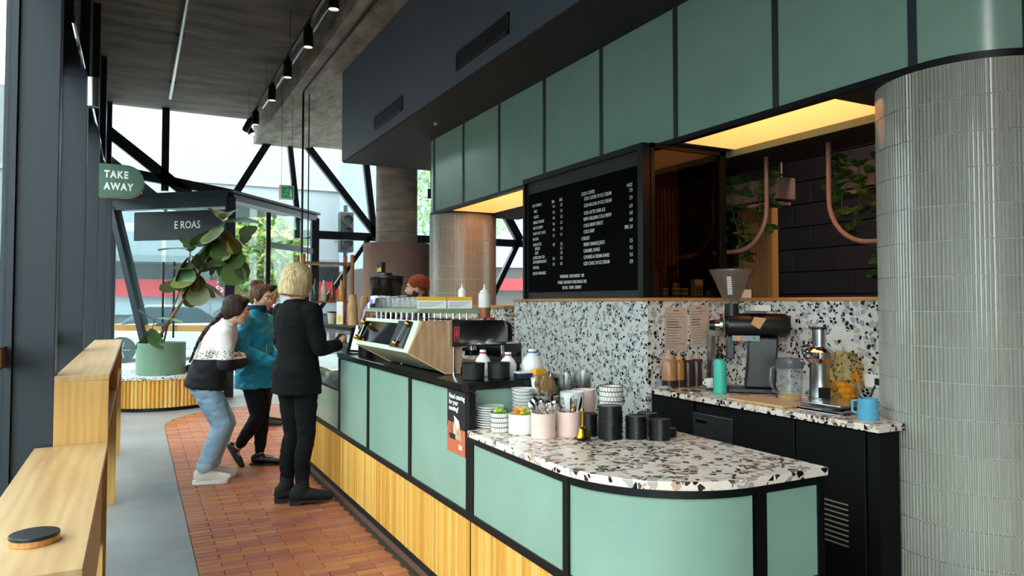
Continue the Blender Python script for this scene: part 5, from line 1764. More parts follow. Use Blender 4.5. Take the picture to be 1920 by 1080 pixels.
# white wall spot on the second post, take away sign on the third
s = thing('post_spot', 'white cylinder spot lamp fixed to a window post', 'spotlight', (XP + .035, 6.15, 3.0))
B().cyl(.042, -.10, .12, 24).obj('housing', M['steel'], s, bevel=.003)
B().cyl(.028, -.092, -.089, 20).obj('lens', M['paper'], s)
B().box(-.04, -.03, -.015, .015, -.02, .02).obj('bracket', M['gunmetal'], s)
s = thing('take_away_sign', 'round ended green projecting sign reading TAKE AWAY', 'sign', (XP, 8.18, 2.5))
b = [(0, 0), (.235, 0)] + [(.235 + .165 * math.cos(math.radians(a)), .165 + .165 * math.sin(math.radians(a))) for a in range(-80, 81, 10)] + [(.235, .33), (0, .33)]
B().prism(b, 'Y', -.012, .0).obj('board', mat('sign_green', '4F6E5C', .5), s, bevel=.002)
B().prism([(x * 1.0 + .004, z * .96 - .008) for x, z in b], 'Y', .0005, .01).obj('edge', M['ledge'], s)
for w_, z in (('TAKE', .195), ('AWAY', .075)):
    text(w_, .098, M['lettering'], s, (.045, -.0126, z), (PI / 2, 0, 0), 'sign_lettering', 'LEFT', .78, .0006, .0035, 1.22)

# exit sign on two wires
s = thing('exit_sign', 'green running man exit sign hung on two wires', 'sign', (2.05, 11.5, 3.05), .0)
B().box(-.11, .11, -.03, .03, 0, .22).obj('case', M['paper'], s, bevel=.004)
B().box(-.085, .095, -.034, -.03, .02, .19).obj('green_face', mat('exit_green', '1E8A68', .4, emit=.25), s)
man = B().ball((.01, -.036, .155), (.012, .002, .012), 10, 6)
for p, q in (((.0, .14), (-.015, .09)), ((0, .135), (-.035, .12)), ((.0, .135), (.03, .115)), ((-.015, .09), (.015, .065)), ((.015, .065), (.01, .035)), ((-.015, .09), (-.04, .06)), ((-.04, .06), (-.055, .065))):
    man.bar((p[0], -.036, p[1]), (q[0], -.036, q[1]), .014, .004)
man.obj('running_figure', M['lettering'], s)
B().box(.04, .075, -.037, -.034, .035, .16).obj('door_symbol', M['lettering'], s)
for dx in (-.08, .08):
    B().tube([(dx, 0, .22), (dx, 0, 1.63)], .003, 6).obj('wire', M['gunmetal'], s)
# vertical pipes near the facade
o = B().tube([(2.2, 4.0, 4.64), (2.2, 11.0, 4.64), (2.2, 11.05, 4.60), (2.2, 11.05, 0.0)], .016, 8).obj('drop_pipe', M['black'])
tag(o, 'black pipe running under the beam and dropping to the floor', 'pipe')
o = B().tube([(2.34, 11.3, 4.69), (2.34, 11.3, 0)], .009, 8).obj('slim_pipe', M['black'])
tag(o, 'slim black pole beside the drop pipe', 'pole')
s = thing('soffit_sprinkler', 'small sprinkler head under the dark soffit', 'sprinkler', (2.86, 7.3, 3.4145))
B().lathe([(.03, 0), (.03, -.006), (.012, -.012), (.008, -.03), (.02, -.032), (.001, -.034)], 16).obj('head', M['chrome'], s)
s = thing('far_pendant', 'small hanging lamp by the bare concrete column', 'lamp', (4.02, 10.45, 3.05))
B().cyl(.045, 0, .16, 20).obj('housing', M['plastic_black'], s)
B().cyl(.038, -.002, .001, 20).obj('lamp_face', BULB, s)
B().tube([(0, 0, .16), (0, 0, 1.69)], .004, 6).obj('wire', M['black'], s)

# ---------------------------------------------------------------- round planter bench with fiddle leaf fig
PX, PY = .33, 11.55
s = thing('planter_bench', 'rounded bench of timber battens with a terrazzo seat', 'bench', (PX, PY, 0))
RB_ = .80
B().cyl(RB_ - .03, 0, .05, 64).obj('plinth', M['black'], s)
B().cyl(RB_ - .02, .05, .42, 64).obj('core', M['oak_end'], s)
B().cyl(RB_ + .012, .42, .455, 64).obj('terrazzo_seat', M['terrazzo_wall'], s, bevel=.004)
pr_ = [(.026 * math.cos(math.radians(a)), .026 * math.sin(math.radians(a))) for a in range(-90, 91, 30)]
rbm = B().prism(pr_, 'Z', .05, .42).mesh('round_batten', ang=60)
rbm.materials.append(M['batten'])
for k in range(96):
    a = 2 * PI * k / 96
    put('batten', rbm, M['batten'], s, loc=((RB_ - .024) * math.cos(a), (RB_ - .024) * math.sin(a), 0), rot=(0, 0, a))
s = thing('fig_planter', 'round sage green planter with a fiddle leaf fig', 'plant', (PX + .0, PY - .22, .4555))
B().lathe([(.001, 0), (.315, 0), (.32, .005), (.32, .44), (.305, .44), (.30, .38), (.001, .38)], 48).obj('pot', mat('sage_pot', '67866F', .5, var=.05), s)
B().cyl(.30, .375, .39, 32).obj('soil', mat('soil', '3A2A20', .95, bump=.6, bscale=60), s)
stem = mat('fig_stem', '7A5C46', .8)
B().tube([(-.10, 0, .38), (.10, -.03, .75), (.32, -.03, 1.12), (.52, -.01, 1.50), (.68, 0, 1.85), (.78, .02, 2.2)], [.024, .022, .02, .018, .014, .008], 8).obj('trunk', stem, s)
B().tube([(.02, .03, .38), (.10, .03, .8), (.22, .02, 1.15), (.34, 0, 1.5), (.36, -.02, 1.8)], [.014, .013, .012, .01, .006], 8).obj('trunk', stem, s)
B().tube([(-.17, -.12, .38), (-.14, -.13, .58), (-.08, -.13, .78)], [.01, .008, .006], 8).obj('trunk', stem, s)
B().tube([(.56, 0, 1.6), (.80, -.02, 1.72), (1.05, -.03, 1.85)], [.012, .01, .006], 8).obj('branch', stem, s)


def fig_leaf():
    pts = [(0, 0), (.14, .10), (.24, .28), (.24, .45), (.34, .62), (.37, .82), (.24, 1.0), (0, 1.06)]
    b = B()
    v = []
    for x, y in pts:
        bend = -.18 * y * y
        v += [(-x, y, bend + .08 * abs(x)), (0, y, bend - .02), (x, y, bend + .08 * abs(x))]
    f = []
    for k in range(len(pts) - 1):
        a = k * 3
        f += [(a, a + 1, a + 4, a + 3), (a + 1, a + 2, a + 5, a + 4)]
    b.add(v, f)
    return b.mesh('fig_leaf', ang=80)


FL = piecemat('fig_leaf', ['5E7C48', '6C8A50', '7C8448', '8C7040', '547444', '748E54'], .35, (14, 14, 14), .35, .15, 30)
flm = fig_leaf()
flm.materials.append(FL)
rl = random.Random(11)
leaves = []
for (p0, p1, n_, sz) in (((.66, 0, 1.86), (.80, .02, 2.22), 16, .50), ((.80, -.02, 1.72), (1.08, -.03, 1.86), 11, .46), ((.28, .01, 1.32), (.36, -.02, 1.80), 14, .46), ((.42, -.01, 1.34), (.52, -.01, 1.5), 6, .46), ((-.15, -.13, .55), (-.08, -.13, .78), 6, .34)):
    for k in range(n_):
        f = k / max(1, n_ - 1)
        leaves.append(tuple(p0[i] + (p1[i] - p0[i]) * f for i in range(3)) + (sz * rl.uniform(.75, 1.05), k * 2.4 + rl.uniform(-.4, .4), rl.uniform(-1.35, -.25) if k < n_ - 3 else rl.uniform(0, .9)))
for x, y, z, sz, a, dr_p in leaves:
    put('leaf', flm, FL, s, loc=(x, y, z), rot=(dr_p, rl.uniform(-.4, .4), a - PI / 2), scale=sz)
o = B().box(-.14, .14, -.06, .06, 0, .12).obj('black_bag', M['rubber'], loc=(PX + .46, PY - .28, .456), rot=(0, 0, .3), bevel=.03, seg=3)
tag(o, 'small black bag on the planter bench beside the pot', 'bag')
# bamboo pole stand by the display case and shelf unit behind
s = thing('bamboo_rack', 'open rack of bamboo poles beyond the display case', 'rack', (1.75, 7.6, 0), 0)
BM = mat('bamboo', '8A5A2A', .5, var=.15, scale=10)
for dx, dy in ((-.25, -.15), (.25, -.15), (-.25, .15), (.25, .15)):
    B().tube([(dx, dy, 0), (dx, dy, 1.95)], .02, 10).obj('pole', BM, s)
for z in (.5, 1.0, 1.45, 1.85):
    B().box(-.27, .27, -.16, .16, z, z + .02).obj('shelf', BM, s)
for k in range(10):
    x, z = 1.55 + (k % 5) * .09, (1.02 if k < 5 else 1.47)
    q = thing('rack_bottle', '%s bottle on the %s shelf of the bamboo rack' % (ORD[k % 5], 'middle' if k < 5 else 'upper'), 'bottle', (x, 7.55, z + .0005), 0, 'bottles on the bamboo rack')
    B().lathe([(.001, 0), (.03, 0), (.032, .005), (.032, .13), (.013, .17), (.012, .22), (.001, .22)], 16).obj('bottle', mat('rack_glass_%d' % k, ['5A3A22', '2E4A36', 'C9C2B0', '8A3A2A', 'D9A24A'][k % 5], .2), q)
    B().cyl(.014, .215, .235, 12).obj('cap', M['gunmetal'], q)
from mathutils import noise
# ================================================================ people
def capsule(b, p0, r0, p1, r1, n=14):
    p0, p1 = Vector(p0), Vector(p1)
    b.tube([p0, p1], [r0, r1], n)
    b.ball(p0, r0, n, 8)
    b.ball(p1, r1, n, 8)


def chain(b, pts, rs):
    for i in range(len(pts) - 1):
        capsule(b, pts[i], rs[i], pts[i + 1], rs[i + 1])


def loft(b, rings, n=24):
    """rings: (centre, half width, half depth, forward pitch)"""
    o = len(b.v)
    for c, rx, ry, p in rings:
        for k in range(n):
            a = 2 * PI * k / n
            ca, sa = math.cos(a), math.sin(a)
            ex = .85
            x = rx * math.copysign(abs(ca) ** ex, ca)
            y = ry * math.copysign(abs(sa) ** ex, sa)
            b.v.append((c[0] + x, c[1] + y * math.cos(p), c[2] - y * math.sin(p)))
    for i in range(len(rings) - 1):
        for k in range(n):
            b.f.append((o + i * n + k, o + i * n + (k + 1) % n, o + (i + 1) * n + (k + 1) % n, o + (i + 1) * n + k))
    b.f.append(tuple(o + k for k in range(n))[::-1])
    b.f.append(tuple(o + (len(rings) - 1) * n + k for k in range(n)))


def fuse(b, voxel=.01, smooth=6):
    """one continuous smooth surface from overlapping volumes"""
    me = bpy.data.meshes.new('volume')
    me.from_pydata(b.v, [], b.f)
    bm = bmesh.new()
    bm.from_mesh(me)
    bmesh.ops.recalc_face_normals(bm, faces=bm.faces)
    bm.to_mesh(me)
    bm.free()
    o = bpy.data.objects.new('volume', me)
    COL.objects.link(o)
    r = o.modifiers.new('r', 'REMESH')
    r.mode = 'VOXEL'
    r.voxel_size = voxel
    s = o.modifiers.new('s', 'SMOOTH')
    s.factor = .5
    s.iterations = smooth
    dg = bpy.context.evaluated_depsgraph_get()
    out = bpy.data.meshes.new_from_object(o.evaluated_get(dg))
    bpy.data.objects.remove(o)
    out.polygons.foreach_set('use_smooth', [True] * len(out.polygons))
    return out


def hand(b, w, d, pn, s=1.0, curl=.5, right=True):
    """palm and five fingers: w wrist, d pointing direction, pn palm normal"""
    w, d, pn = Vector(w), Vector(d).normalized(), Vector(pn).normalized()
    side = d.cross(pn).normalized() * (1 if right else -1)
    pn = (pn - d * pn.dot(d)).normalized()
    pc = w + d * .045 * s
    for q in (-.026, -.009, .009, .026):
        capsule(b, w + d * .01 * s + side * q * .7 * s, .014 * s, w + d * .085 * s + side * q * s, .011 * s, 8)
    for q, ln in ((-.030, .058), (-.010, .070), (.010, .074), (.029, .066)):
        p0 = w + d * .085 * s + side * q * s
        d1 = (d * math.cos(curl * .7) + pn * math.sin(curl * .7)).normalized()
        p1 = p0 + d1 * ln * .5 * s
        d2 = (d * math.cos(curl * 1.9) + pn * math.sin(curl * 1.9)).normalized()
        p2 = p1 + d2 * ln * .5 * s
        chain(b, [p0, p1, p2], [.0092 * s, .0085 * s, .0072 * s])
    t0 = w + d * .025 * s + side * .030 * s
    t1 = t0 + (d * .55 + side * .6 + pn * .35).normalized() * .036 * s
    t2 = t1 + (d * .9 + side * .05 + pn * .35).normalized() * .030 * s
    chain(b, [t0, t1, t2], [.012 * s, .0105 * s, .0085 * s])


SKIN = {}


def skinmat(col):
    if col not in SKIN:
        m = mat('skin_' + col, col, .5, var=.05, scale=12)
        m.node_tree.nodes['Principled BSDF'].inputs['Subsurface Weight'].default_value = .08
        m.node_tree.nodes['Principled BSDF'].inputs['Subsurface Radius'].default_value = (.01, .004, .002)
        SKIN[col] = m
    return SKIN[col]


def frame(c, yaw, pitch, roll=0.0):
    """matrix of a head looking along local +Y"""
    return Matrix.Translation(Vector(c)) @ Matrix.Rotation(-yaw, 4, 'Z') @ Matrix.Rotation(pitch, 4, 'X') @ Matrix.Rotation(roll, 4, 'Y')


def head_volumes(b, F, s=1.0):
    t = B()
    t.ball((0, -.012, .032), (.076 * s, .096 * s, .092 * s), 24, 16)
    t.ball((0, .022, -.012), (.066 * s, .072 * s, .085 * s), 20, 14)
    t.ball((0, .036, -.062), (.046 * s, .050 * s, .046 * s), 18, 12)
    t.ball((0, .074, -.090), (.020, .016, .015), 12, 8)
    t.ball((0, .080, .030), (.044, .016, .016), 14, 8)
    capsule(t, (0, .088, .012), .009, (0, .106, -.020), .012, 10)
    t.ball((-.012, .094, -.024), (.009, .009, .008), 8, 6)
    t.ball((.012, .094, -.024), (.009, .009, .008), 8, 6)
    for sx in (-1, 1):
        t.ball((sx * .076, -.008, -.008), (.010, .020, .032), 12, 8)
        t.ball((sx * .040, .062, -.022), (.022, .020, .018), 12, 8)
    t.ball((0, .083, -.055), (.024, .010, .010), 12, 8)
    b.add([F @ Vector(p) for p in t.v], t.f)


def face_parts(F, parent, lips='B4675C', brow='3A2A20', smile=False, lid=None):
    em = bpy.data.materials
    ew = em.get('eye_white') or mat('eye_white', 'E8E4DE', .25)
    ed = em.get('eye_dark') or mat('eye_dark', '2A1C14', .15)
    for sx in (-1, 1):
        e = B().ball((0, 0, 0), (.0125, .0115, .0085), 14, 10)
        q = put('eye', e.mesh('eye'), ew, parent)
        q.matrix_local = F @ Matrix.Translation((sx * .030, .0735, .008))
        i = B().ball((0, 0, 0), (.0062, .003, .0062), 12, 8)
        r = put('iris', i.mesh('iris'), ed, q)
        r.location = (0, .0100, 0)
        bw_ = B().tube([(sx * .014, .097, .030), (sx * .032, .093, .036), (sx * .050, .078, .030)], [.004, .0045, .003], 6)
        q = put('eyebrow', bw_.mesh('eyebrow'), em.get('brow_' + brow) or mat('brow_' + brow, brow, .8), parent)
        q.matrix_local = F
    lp = B()
    up_ = .004 if smile else 0
    lp.tube([(-.026, .078, -.052 + up_), (-.012, .091, -.055), (0, .0945, -.0545), (.012, .091, -.055), (.026, .078, -.052 + up_)], [.002, .005, .006, .005, .002], 8)
    lp.tube([(-.024, .078, -.056 + up_), (0, .093, -.063), (.024, .078, -.056 + up_)], [.002, .0065, .002], 8)
    q = put('lips', lp.mesh('lips'), em.get('lips_' + lips) or mat('lips_' + lips, lips, .4), parent)
    q.matrix_local = F
    if smile:
        th = B().tube([(-.018, .0865, -.057), (0, .0965, -.059), (.018, .0865, -.057)], .0022, 6)
        q = put('teeth', th.mesh('teeth'), M['white'], parent)
        q.matrix_local = F


def hairmat(nm, c1, c2, st=(30, 30, 4)):
    m, nt, bs = newmat(nm)
    tc = nt.nodes.new('ShaderNodeTexCoord')
    mp = nd(nt, 'ShaderNodeMapping')
    mp.inputs['Scale'].default_value = st
    nt.links.new(tc.outputs['Object'], mp.inputs['Vector'])
    n = nd(nt, 'ShaderNodeTexNoise', Scale=2.5, Detail=5.0)
    nt.links.new(mp.outputs['Vector'], n.inputs['Vector'])
    nt.links.new(ramp(nt, n.outputs['Fac'], [(.35, c1), (.65, c2)]), bs.inputs['Base Color'])
    bp = nd(nt, 'ShaderNodeBump', Strength=.5, Distance=.01)
    nt.links.new(n.outputs['Fac'], bp.inputs['Height'])
    nt.links.new(bp.outputs['Normal'], bs.inputs['Normal'])
    bs.inputs['Roughness'].default_value = .6
    bs.inputs['Specular IOR Level'].default_value = .25
    return m


def fabric(nm, col, rough=.85, fold=.5, fs=7.0, var=.12):
    return mat(nm, col, rough, var=var, scale=5, bump=fold, bscale=fs, spec=.2)


def person(lb, loc, az, J, skin, cloth, voxel=.009):
    """J joints in local space (facing +Y, right = +X). cloth: list of (name, material, builder(b), voxel, smooth)"""
    t = thing('person', lb, 'person', loc, -math.radians(az))
    b = B()
    loft(b, J['torso'])
    head_volumes(b, J['F'], J.get('hs', 1.0))
    capsule(b, J['neck0'], .052, J['neck1'], .048)
    for sd, rt_ in (('L', False), ('R', True)):
        a = J['arm' + sd]
        chain(b, [a[0], a[1], a[2]], [.047, .040, .027])
        hd_ = J['hand' + sd]
        hand(b, a[2], hd_[0], hd_[1], J.get('hand_s', .95), hd_[2], rt_)
        l = J['leg' + sd]
        chain(b, [l[0], l[1], l[2]], [.082, .054, .036])
        f = Vector(J['foot' + sd]).normalized()
        an = Vector(l[2])
        dn = Vector((0, 0, -1)) - f * -f.z
        dn.normalize()
        capsule(b, an + dn * .035, .030, an + f * .10 + dn * .045, .022)
    put('body', fuse(b, voxel, 5), skinmat(skin), t)
    for nm, m, fn, vx, sm in cloth:
        for sides in (('L', 'R') if fn.__code__.co_argcount == 2 else (None,)):
            q = B()
            fn(q, sides) if sides else fn(q)
            if q.v:
                me = fuse(q, vx, sm) if vx else q.mesh(nm, ang=60)
                if nm in FOLDS:
                    crease(me, *FOLDS[nm])
                put(nm, me, m, t)
    return t


FOLDS = {'blazer': (.006, 7), 'jeans': (.006, 9), 'jumper': (.008, 7), 'jacket': (.011, 7), 'trousers': (.006, 9), 'shirt': (.007, 7)}


def crease(me, amp, sc):
    """cloth folds: ridges pushed along the normals, tighter up and down than across"""
    nrm_ = [v.normal.copy() for v in me.vertices]
    out = []
    for v, n_ in zip(me.vertices, nrm_):
        p = v.co
        a = noise.noise(Vector((p.x * sc, p.y * sc, p.z * sc * 1.7 + .8 * p.x * sc)))
        c = noise.noise(Vector((p.x * sc * 2.3 + 7, p.y * sc * 2.3, p.z * sc * 3.6 - 1.5 * p.y * sc)))
        q = p + n_ * (amp * ((1 - abs(a) * 2.4) * .8 + c * .6))
        out += [q.x, q.y, q.z]
    me.vertices.foreach_set('co', out)
    me.update()


def infl(rings, k):
    return [(c, rx + k, ry + k, p) for c, rx, ry, p in rings]


def shoe(b, an, f, ln=.25, w=.042, h=.07, sole=.0, z0=None):
    """rounded shoe around the ankle an, toe along f"""
    f = Vector(f).normalized()
    an = Vector(an)
    base = (an.z - .085 if z0 is None else z0)
    heel = Vector((an.x, an.y, base + h * .5)) - f * .045
    toe = Vector((an.x, an.y, base + h * .33)) + f * (ln - .075)
    mid = Vector((an.x, an.y, base + h * .55)) + f * .055
    capsule(b, heel, h * .5, mid, h * .52)
    capsule(b, mid, h * .50, toe, h * .34)
    capsule(b, heel + Vector((0, 0, .02)), h * .48, Vector((an.x, an.y, base + h * 1.15)), w)


def sole(b, an, f, ln=.25, w=.045, z0=0.0, th=.018, heel=0.0):
    f = Vector(f).normalized()
    sd = Vector((-f.y, f.x, 0))
    c = Vector((an[0], an[1], 0))
    pts = []
    for u, k in ((-.085, .55), (-.06, .9), (0, .95), (.06, 1.0), (.12, 1.08), (ln - .10, .9), (ln - .075, .55)):
        pts.append((u, k * w))
    poly = [c + f * u + sd * k for u, k in pts] + [c + f * u - sd * k for u, k in pts[::-1]]
    b.prism([(p.x, p.y) for p in poly], 'Z', z0 + heel, z0 + th + heel)
    if heel:
        hp_ = [c + f * u + sd * k for u, k in pts[:3]] + [c + f * u - sd * k for u, k in pts[:3][::-1]]
        b.prism([(p.x, p.y) for p in hp_], 'Z', z0, z0 + heel + .002)


# ---------------------------------------------------------------- woman in the black blazer, seen from behind
def woman_black():
    F = frame((0, .005, 1.605), .25, -.12)
    T = [((0, .0, .86), .165, .115, 0), ((0, -.012, .95), .172, .118, 0), ((0, 0, 1.08), .135, .095, 0), ((0, 0, 1.22), .150, .105, 0), ((0, -.01, 1.34), .165, .10, 0), ((0, -.015, 1.42), .13, .075, 0), ((0, -.01, 1.47), .06, .055, 0)]
    J = dict(torso=T, F=F, neck0=(0, -.015, 1.43), neck1=(0, .0, 1.53),
             armL=[(-.175, -.01, 1.385), (-.20, .03, 1.12), (-.06, .25, 1.10)], handL=[(.75, .6, .1), (.2, -.2, 1), .6],
             armR=[(.175, -.01, 1.385), (.225, .02, 1.12), (.12, .27, 1.13)], handR=[(-.35, .9, .15), (-.5, 0, .8), .7],
             legL=[(-.085, 0, .86), (-.075, .02, .49), (-.07, -.03, .10)], footL=(.55, .85, 0),
             legR=[(.085, 0, .86), (.07, .03, .49), (.075, -.01, .10)], footR=(.62, .8, 0))

    def blazer(b):
        loft(b, [((0, -.005, .79), .20, .142, 0), ((0, -.005, .86), .195, .142, 0), ((0, -.012, .95), .186, .138, 0), ((0, 0, 1.08), .155, .116, 0), ((0, 0, 1.22), .168, .122, 0), ((0, -.01, 1.34), .186, .116, 0), ((0, -.018, 1.425), .145, .085, 0), ((0, -.015, 1.475), .070, .062, 0)])
        for sd in 'LR':
            a = J['arm' + sd]
            chain(b, a, [.064, .055, .042])
            capsule(b, (a[0][0] * .7, -.01, 1.40), .06, a[0], .066)
        b.box(-.004, .004, -.15, -.10, .79, .80)

    def trousers(b):
        loft(b, infl(T[:3], .012))
        for sd in 'LR':
            l = J['leg' + sd]
            k = Vector(l[1])
            an = Vector(l[2])
            chain(b, [l[0], k, (k + an) / 2 + Vector((0, -.015, .04)), an], [.094, .062, .059, .044])

    def boots(b, side):
        for sd in side:
            an = J['leg' + sd][2]
            shoe(b, (an[0], an[1], an[2]), J['foot' + sd], .27, .052, .092, z0=.016)
            capsule(b, (an[0], an[1], .10), .050, (an[0], an[1], .165), .050)

    def soles(b, side):
        for sd in side:
            sole(b, J['leg' + sd][2], J['foot' + sd], .262, .046, 0, .014, .018)

    def bob(b):
        t = B()
        t.ball((0, -.02, .045), (.100, .112, .098), 24, 16)
        t.ball((0, -.035, -.02), (.108, .100, .10), 24, 14)
        loft(t, [((0, -.038, -.108), .106, .092, 0), ((0, -.036, -.06), .112, .102, 0), ((0, -.03, 0), .108, .108, 0), ((0, -.02, .06), .098, .105, 0)])
        b.add([F @ Vector(p) for p in t.v], t.f)

    bl = fabric('blazer_black', '0A0A0D', .9, .6, 9)
    t = person('person with a blonde bob in a black blazer and black jeans ordering', (1.06, 5.44, 0), 62, J, 'D9A58C',
               [('blazer', bl, blazer, .012, 5), ('jeans', fabric('black_denim', '101115', .9, .5, 14), trousers, .011, 4),
                ('boot', mat('black_suede', '0E0E10', .8, bump=.2), boots, .008, 4), ('boot_sole', M['rubber'], soles, 0, 0),
                ('hair', hairmat('blonde_hair', 'A8875C', 'EAD3A4', (40, 40, 3)), bob, .010, 4)])
    face_parts(F, t)
    ph = B().box(-.035, .035, -.004, .004, -.07, .07).obj('phone', M['plastic_black'], bevel=.004)
    ph.location = t.matrix_basis @ Vector((.02, .36, 1.165))
    ph.rotation_euler = (-.9, 0, -math.radians(62))
    tag(ph, 'black phone held in both hands by the person in the blazer', 'phone')


# ---------------------------------------------------------------- woman leaning forward in the white and black jumper
def woman_jumper():
    F = frame((.0, .13, 1.385), .05, -.22)
    T = [((0, -.10, .80), .155, .125, .2), ((0, -.09, .90), .16, .118, .25), ((0, -.055, 1.01), .135, .10, .35), ((0, -.01, 1.12), .148, .105, .4), ((0, .035, 1.21), .155, .095, .45), ((0, .065, 1.26), .11, .07, .5), ((0, .085, 1.29), .055, .052, .5)]
    J = dict(torso=T, F=F, neck0=(0, .065, 1.25), neck1=(0, .115, 1.33), hs=.97, hand_s=.9,
             armL=[(-.165, .04, 1.20), (-.19, .06, .96), (-.03, .165, .99)], handL=[(.95, .05, .15), (0, -1, 0), .5],
             armR=[(.165, .04, 1.20), (.195, .05, .96), (.04, .185, .955)], handR=[(-.95, .05, .15), (0, -1, 0), .5],
             legL=[(-.08, -.09, .79), (-.085, .06, .45), (-.085, -.05, .10)], footL=(-.1, 1, 0),
             legR=[(.08, -.09, .79), (.08, .03, .45), (.085, -.10, .10)], footR=(.12, 1, 0))

    def top(b):
        loft(b, [((0, -.105, .755), .182, .158, .15), ((0, -.10, .80), .180, .152, .2), ((0, -.085, .88), .176, .142, .25), ((0, -.055, 1.0), .168, .132, .35), ((0, -.01, 1.12), .172, .130, .4), ((0, .033, 1.21), .172, .115, .45), ((0, .062, 1.26), .12, .082, .5), ((0, .08, 1.285), .066, .06, .5)])
        for sd in 'LR':
            a = J['arm' + sd]
            chain(b, a, [.066, .060, .046])

    def jeans(b):
        loft(b, [((0, -.10, .70), .150, .118, .1), ((0, -.10, .80), .152, .118, .2)])
        for sd in 'LR':
            l = J['leg' + sd]
            k = Vector(l[1])
            an = Vector(l[2])
            chain(b, [(l[0][0], l[0][1], .74), k, an + Vector((0, 0, .03))], [.098, .076, .060])
            capsule(b, (l[0][0], -.115, .74), .070, (l[0][0], -.10, .68), .072)

    def cuffs(b, side):
        for sd in side:
            an = J['leg' + sd][2]
            b.lathe([(.062, .115), (.066, .118), (.066, .16), (.062, .163)], 24, c=(an[0], an[1] + .006, 0))

    def sneakers(b, side):
        for sd in side:
            shoe(b, J['leg' + sd][2], J['foot' + sd], .255, .044, .078, z0=.016)

    def soles(b, side):
        for sd in side:
            sole(b, J['leg' + sd][2], J['foot' + sd], .26, .047, 0, .026)

    def laces(b, side):
        for sd in side:
            f = Vector(J['foot' + sd]).normalized()
            s_ = Vector((-f.y, f.x, 0))
            c = Vector(J['leg' + sd][2])
            for k in range(5):
                p = Vector((c.x, c.y, .103 - k * .0065)) + f * (.045 + .018 * k)
                b.tube([p - s_ * .026 - Vector((0, 0, .008)), p, p + s_ * .026 - Vector((0, 0, .008))], .0035, 6)

    def hair(b):
        t = B()
        t.ball((0, -.025, .045), (.088, .102, .090), 22, 14)
        t.ball((0, -.055, -.01), (.084, .072, .085), 20, 12)
        for sx in (-1, 1):
            t.ball((sx * .066, -.005, .02), (.025, .06, .07), 12, 8)
        t.ball((0, .045, .10), (.06, .04, .025), 14, 8)
        b.add([F @ Vector(p) for p in t.v], t.f)

    def braid(b):
        p0 = F @ Vector((0, -.105, -.05))
        pts = [p0, Vector((.04, -.045, 1.29)), Vector((.075, -.11, 1.22)), Vector((.095, -.155, 1.14)), Vector((.10, -.19, 1.05)), Vector((.10, -.215, .98))]
        n_ = 22
        for k in range(n_):
            f = k / (n_ - 1) * (len(pts) - 1)
            i = min(int(f), len(pts) - 2)
            p = pts[i].lerp(pts[i + 1], f - i)
            r = .024 - .012 * k / n_
            o = .010 if k % 2 else -.010
            b.ball((p.x + o, p.y, p.z), (r, r, r * 1.1), 10, 8)

    m, nt, bs = newmat('jumper_knit')
    tc = nt.nodes.new('ShaderNodeTexCoord')
    sp_ = nt.nodes.new('ShaderNodeSeparateXYZ')
    nt.links.new(tc.outputs['Object'], sp_.inputs[0])
    base = ramp(nt, sp_.outputs['Z'], [(0, '17171B'), (1.04, 'EDE4DE')], 'CONSTANT')
    mr = nd(nt, 'ShaderNodeMapRange')
    mr.inputs['From Min'].default_value = .5
    mr.inputs['From Max'].default_value = 1.5
    nt.links.new(sp_.outputs['Z'], mr.inputs['Value'])
    base = ramp(nt, mr.outputs[0], [(0, '17171B'), (.495, 'EDE4DE')], 'CONSTANT')
    band = ramp(nt, mr.outputs[0], [(0, (0, 0, 0)), (.497, (1, 1, 1)), (.565, (0, 0, 0))], 'CONSTANT')
    vo = nd(nt, 'ShaderNodeTexVoronoi', Scale=70.0)
    nt.links.new(tc.outputs['Object'], vo.inputs['Vector'])
    ls = nd(nt, 'ShaderNodeMath', operation='LESS_THAN')
    ls.inputs[1].default_value = .36
    nt.links.new(vo.outputs['Distance'], ls.inputs[0])
    mu = nd(nt, 'ShaderNodeMath', operation='MULTIPLY')
    nt.links.new(ls.outputs[0], mu.inputs[0])
    nt.links.new(band, mu.inputs[1])
    mx = nd(nt, 'ShaderNodeMixRGB')
    nt.links.new(mu.outputs[0], mx.inputs['Fac'])
    nt.links.new(base, mx.inputs['Color1'])
    mx.inputs['Color2'].default_value = lin('1A1A20')
    nt.links.new(mx.outputs['Color'], bs.inputs['Base Color'])
    bs.inputs['Roughness'].default_value = .9
    nz = nd(nt, 'ShaderNodeTexNoise', Scale=9.0)
    nt.links.new(tc.outputs['Object'], nz.inputs['Vector'])
    bp = nd(nt, 'ShaderNodeBump', Strength=.5, Distance=.02)
    nt.links.new(nz.outputs['Fac'], bp.inputs['Height'])
    nt.links.new(bp.outputs['Normal'], bs.inputs['Normal'])
    hm = hairmat('dark_brown_hair', '1E1412', '3A2820', (30, 30, 6))
    t = person('person with a long dark braid leaning forward in a white and black jumper', (.62, 6.42, 0), 97, J, 'D8A98F',
               [('jumper', m, top, .011, 5), ('jeans', fabric('light_denim', '9DBEDB', .85, .8, 11, .22), jeans, .011, 5), ('jean_cuff', fabric('denim_cuff', 'B2CCE2', .85, .3), cuffs, 0, 0),
                ('sneaker', mat('white_leather', 'E9E4DC', .5), sneakers, .008, 3), ('sneaker_sole', M['white'], soles, 0, 0), ('laces', M['paper'], laces, 0, 0), ('hair', hm, hair, .009, 4), ('braid', hm, braid, .008, 2)])
    face_parts(F, t, brow='2A1C16')


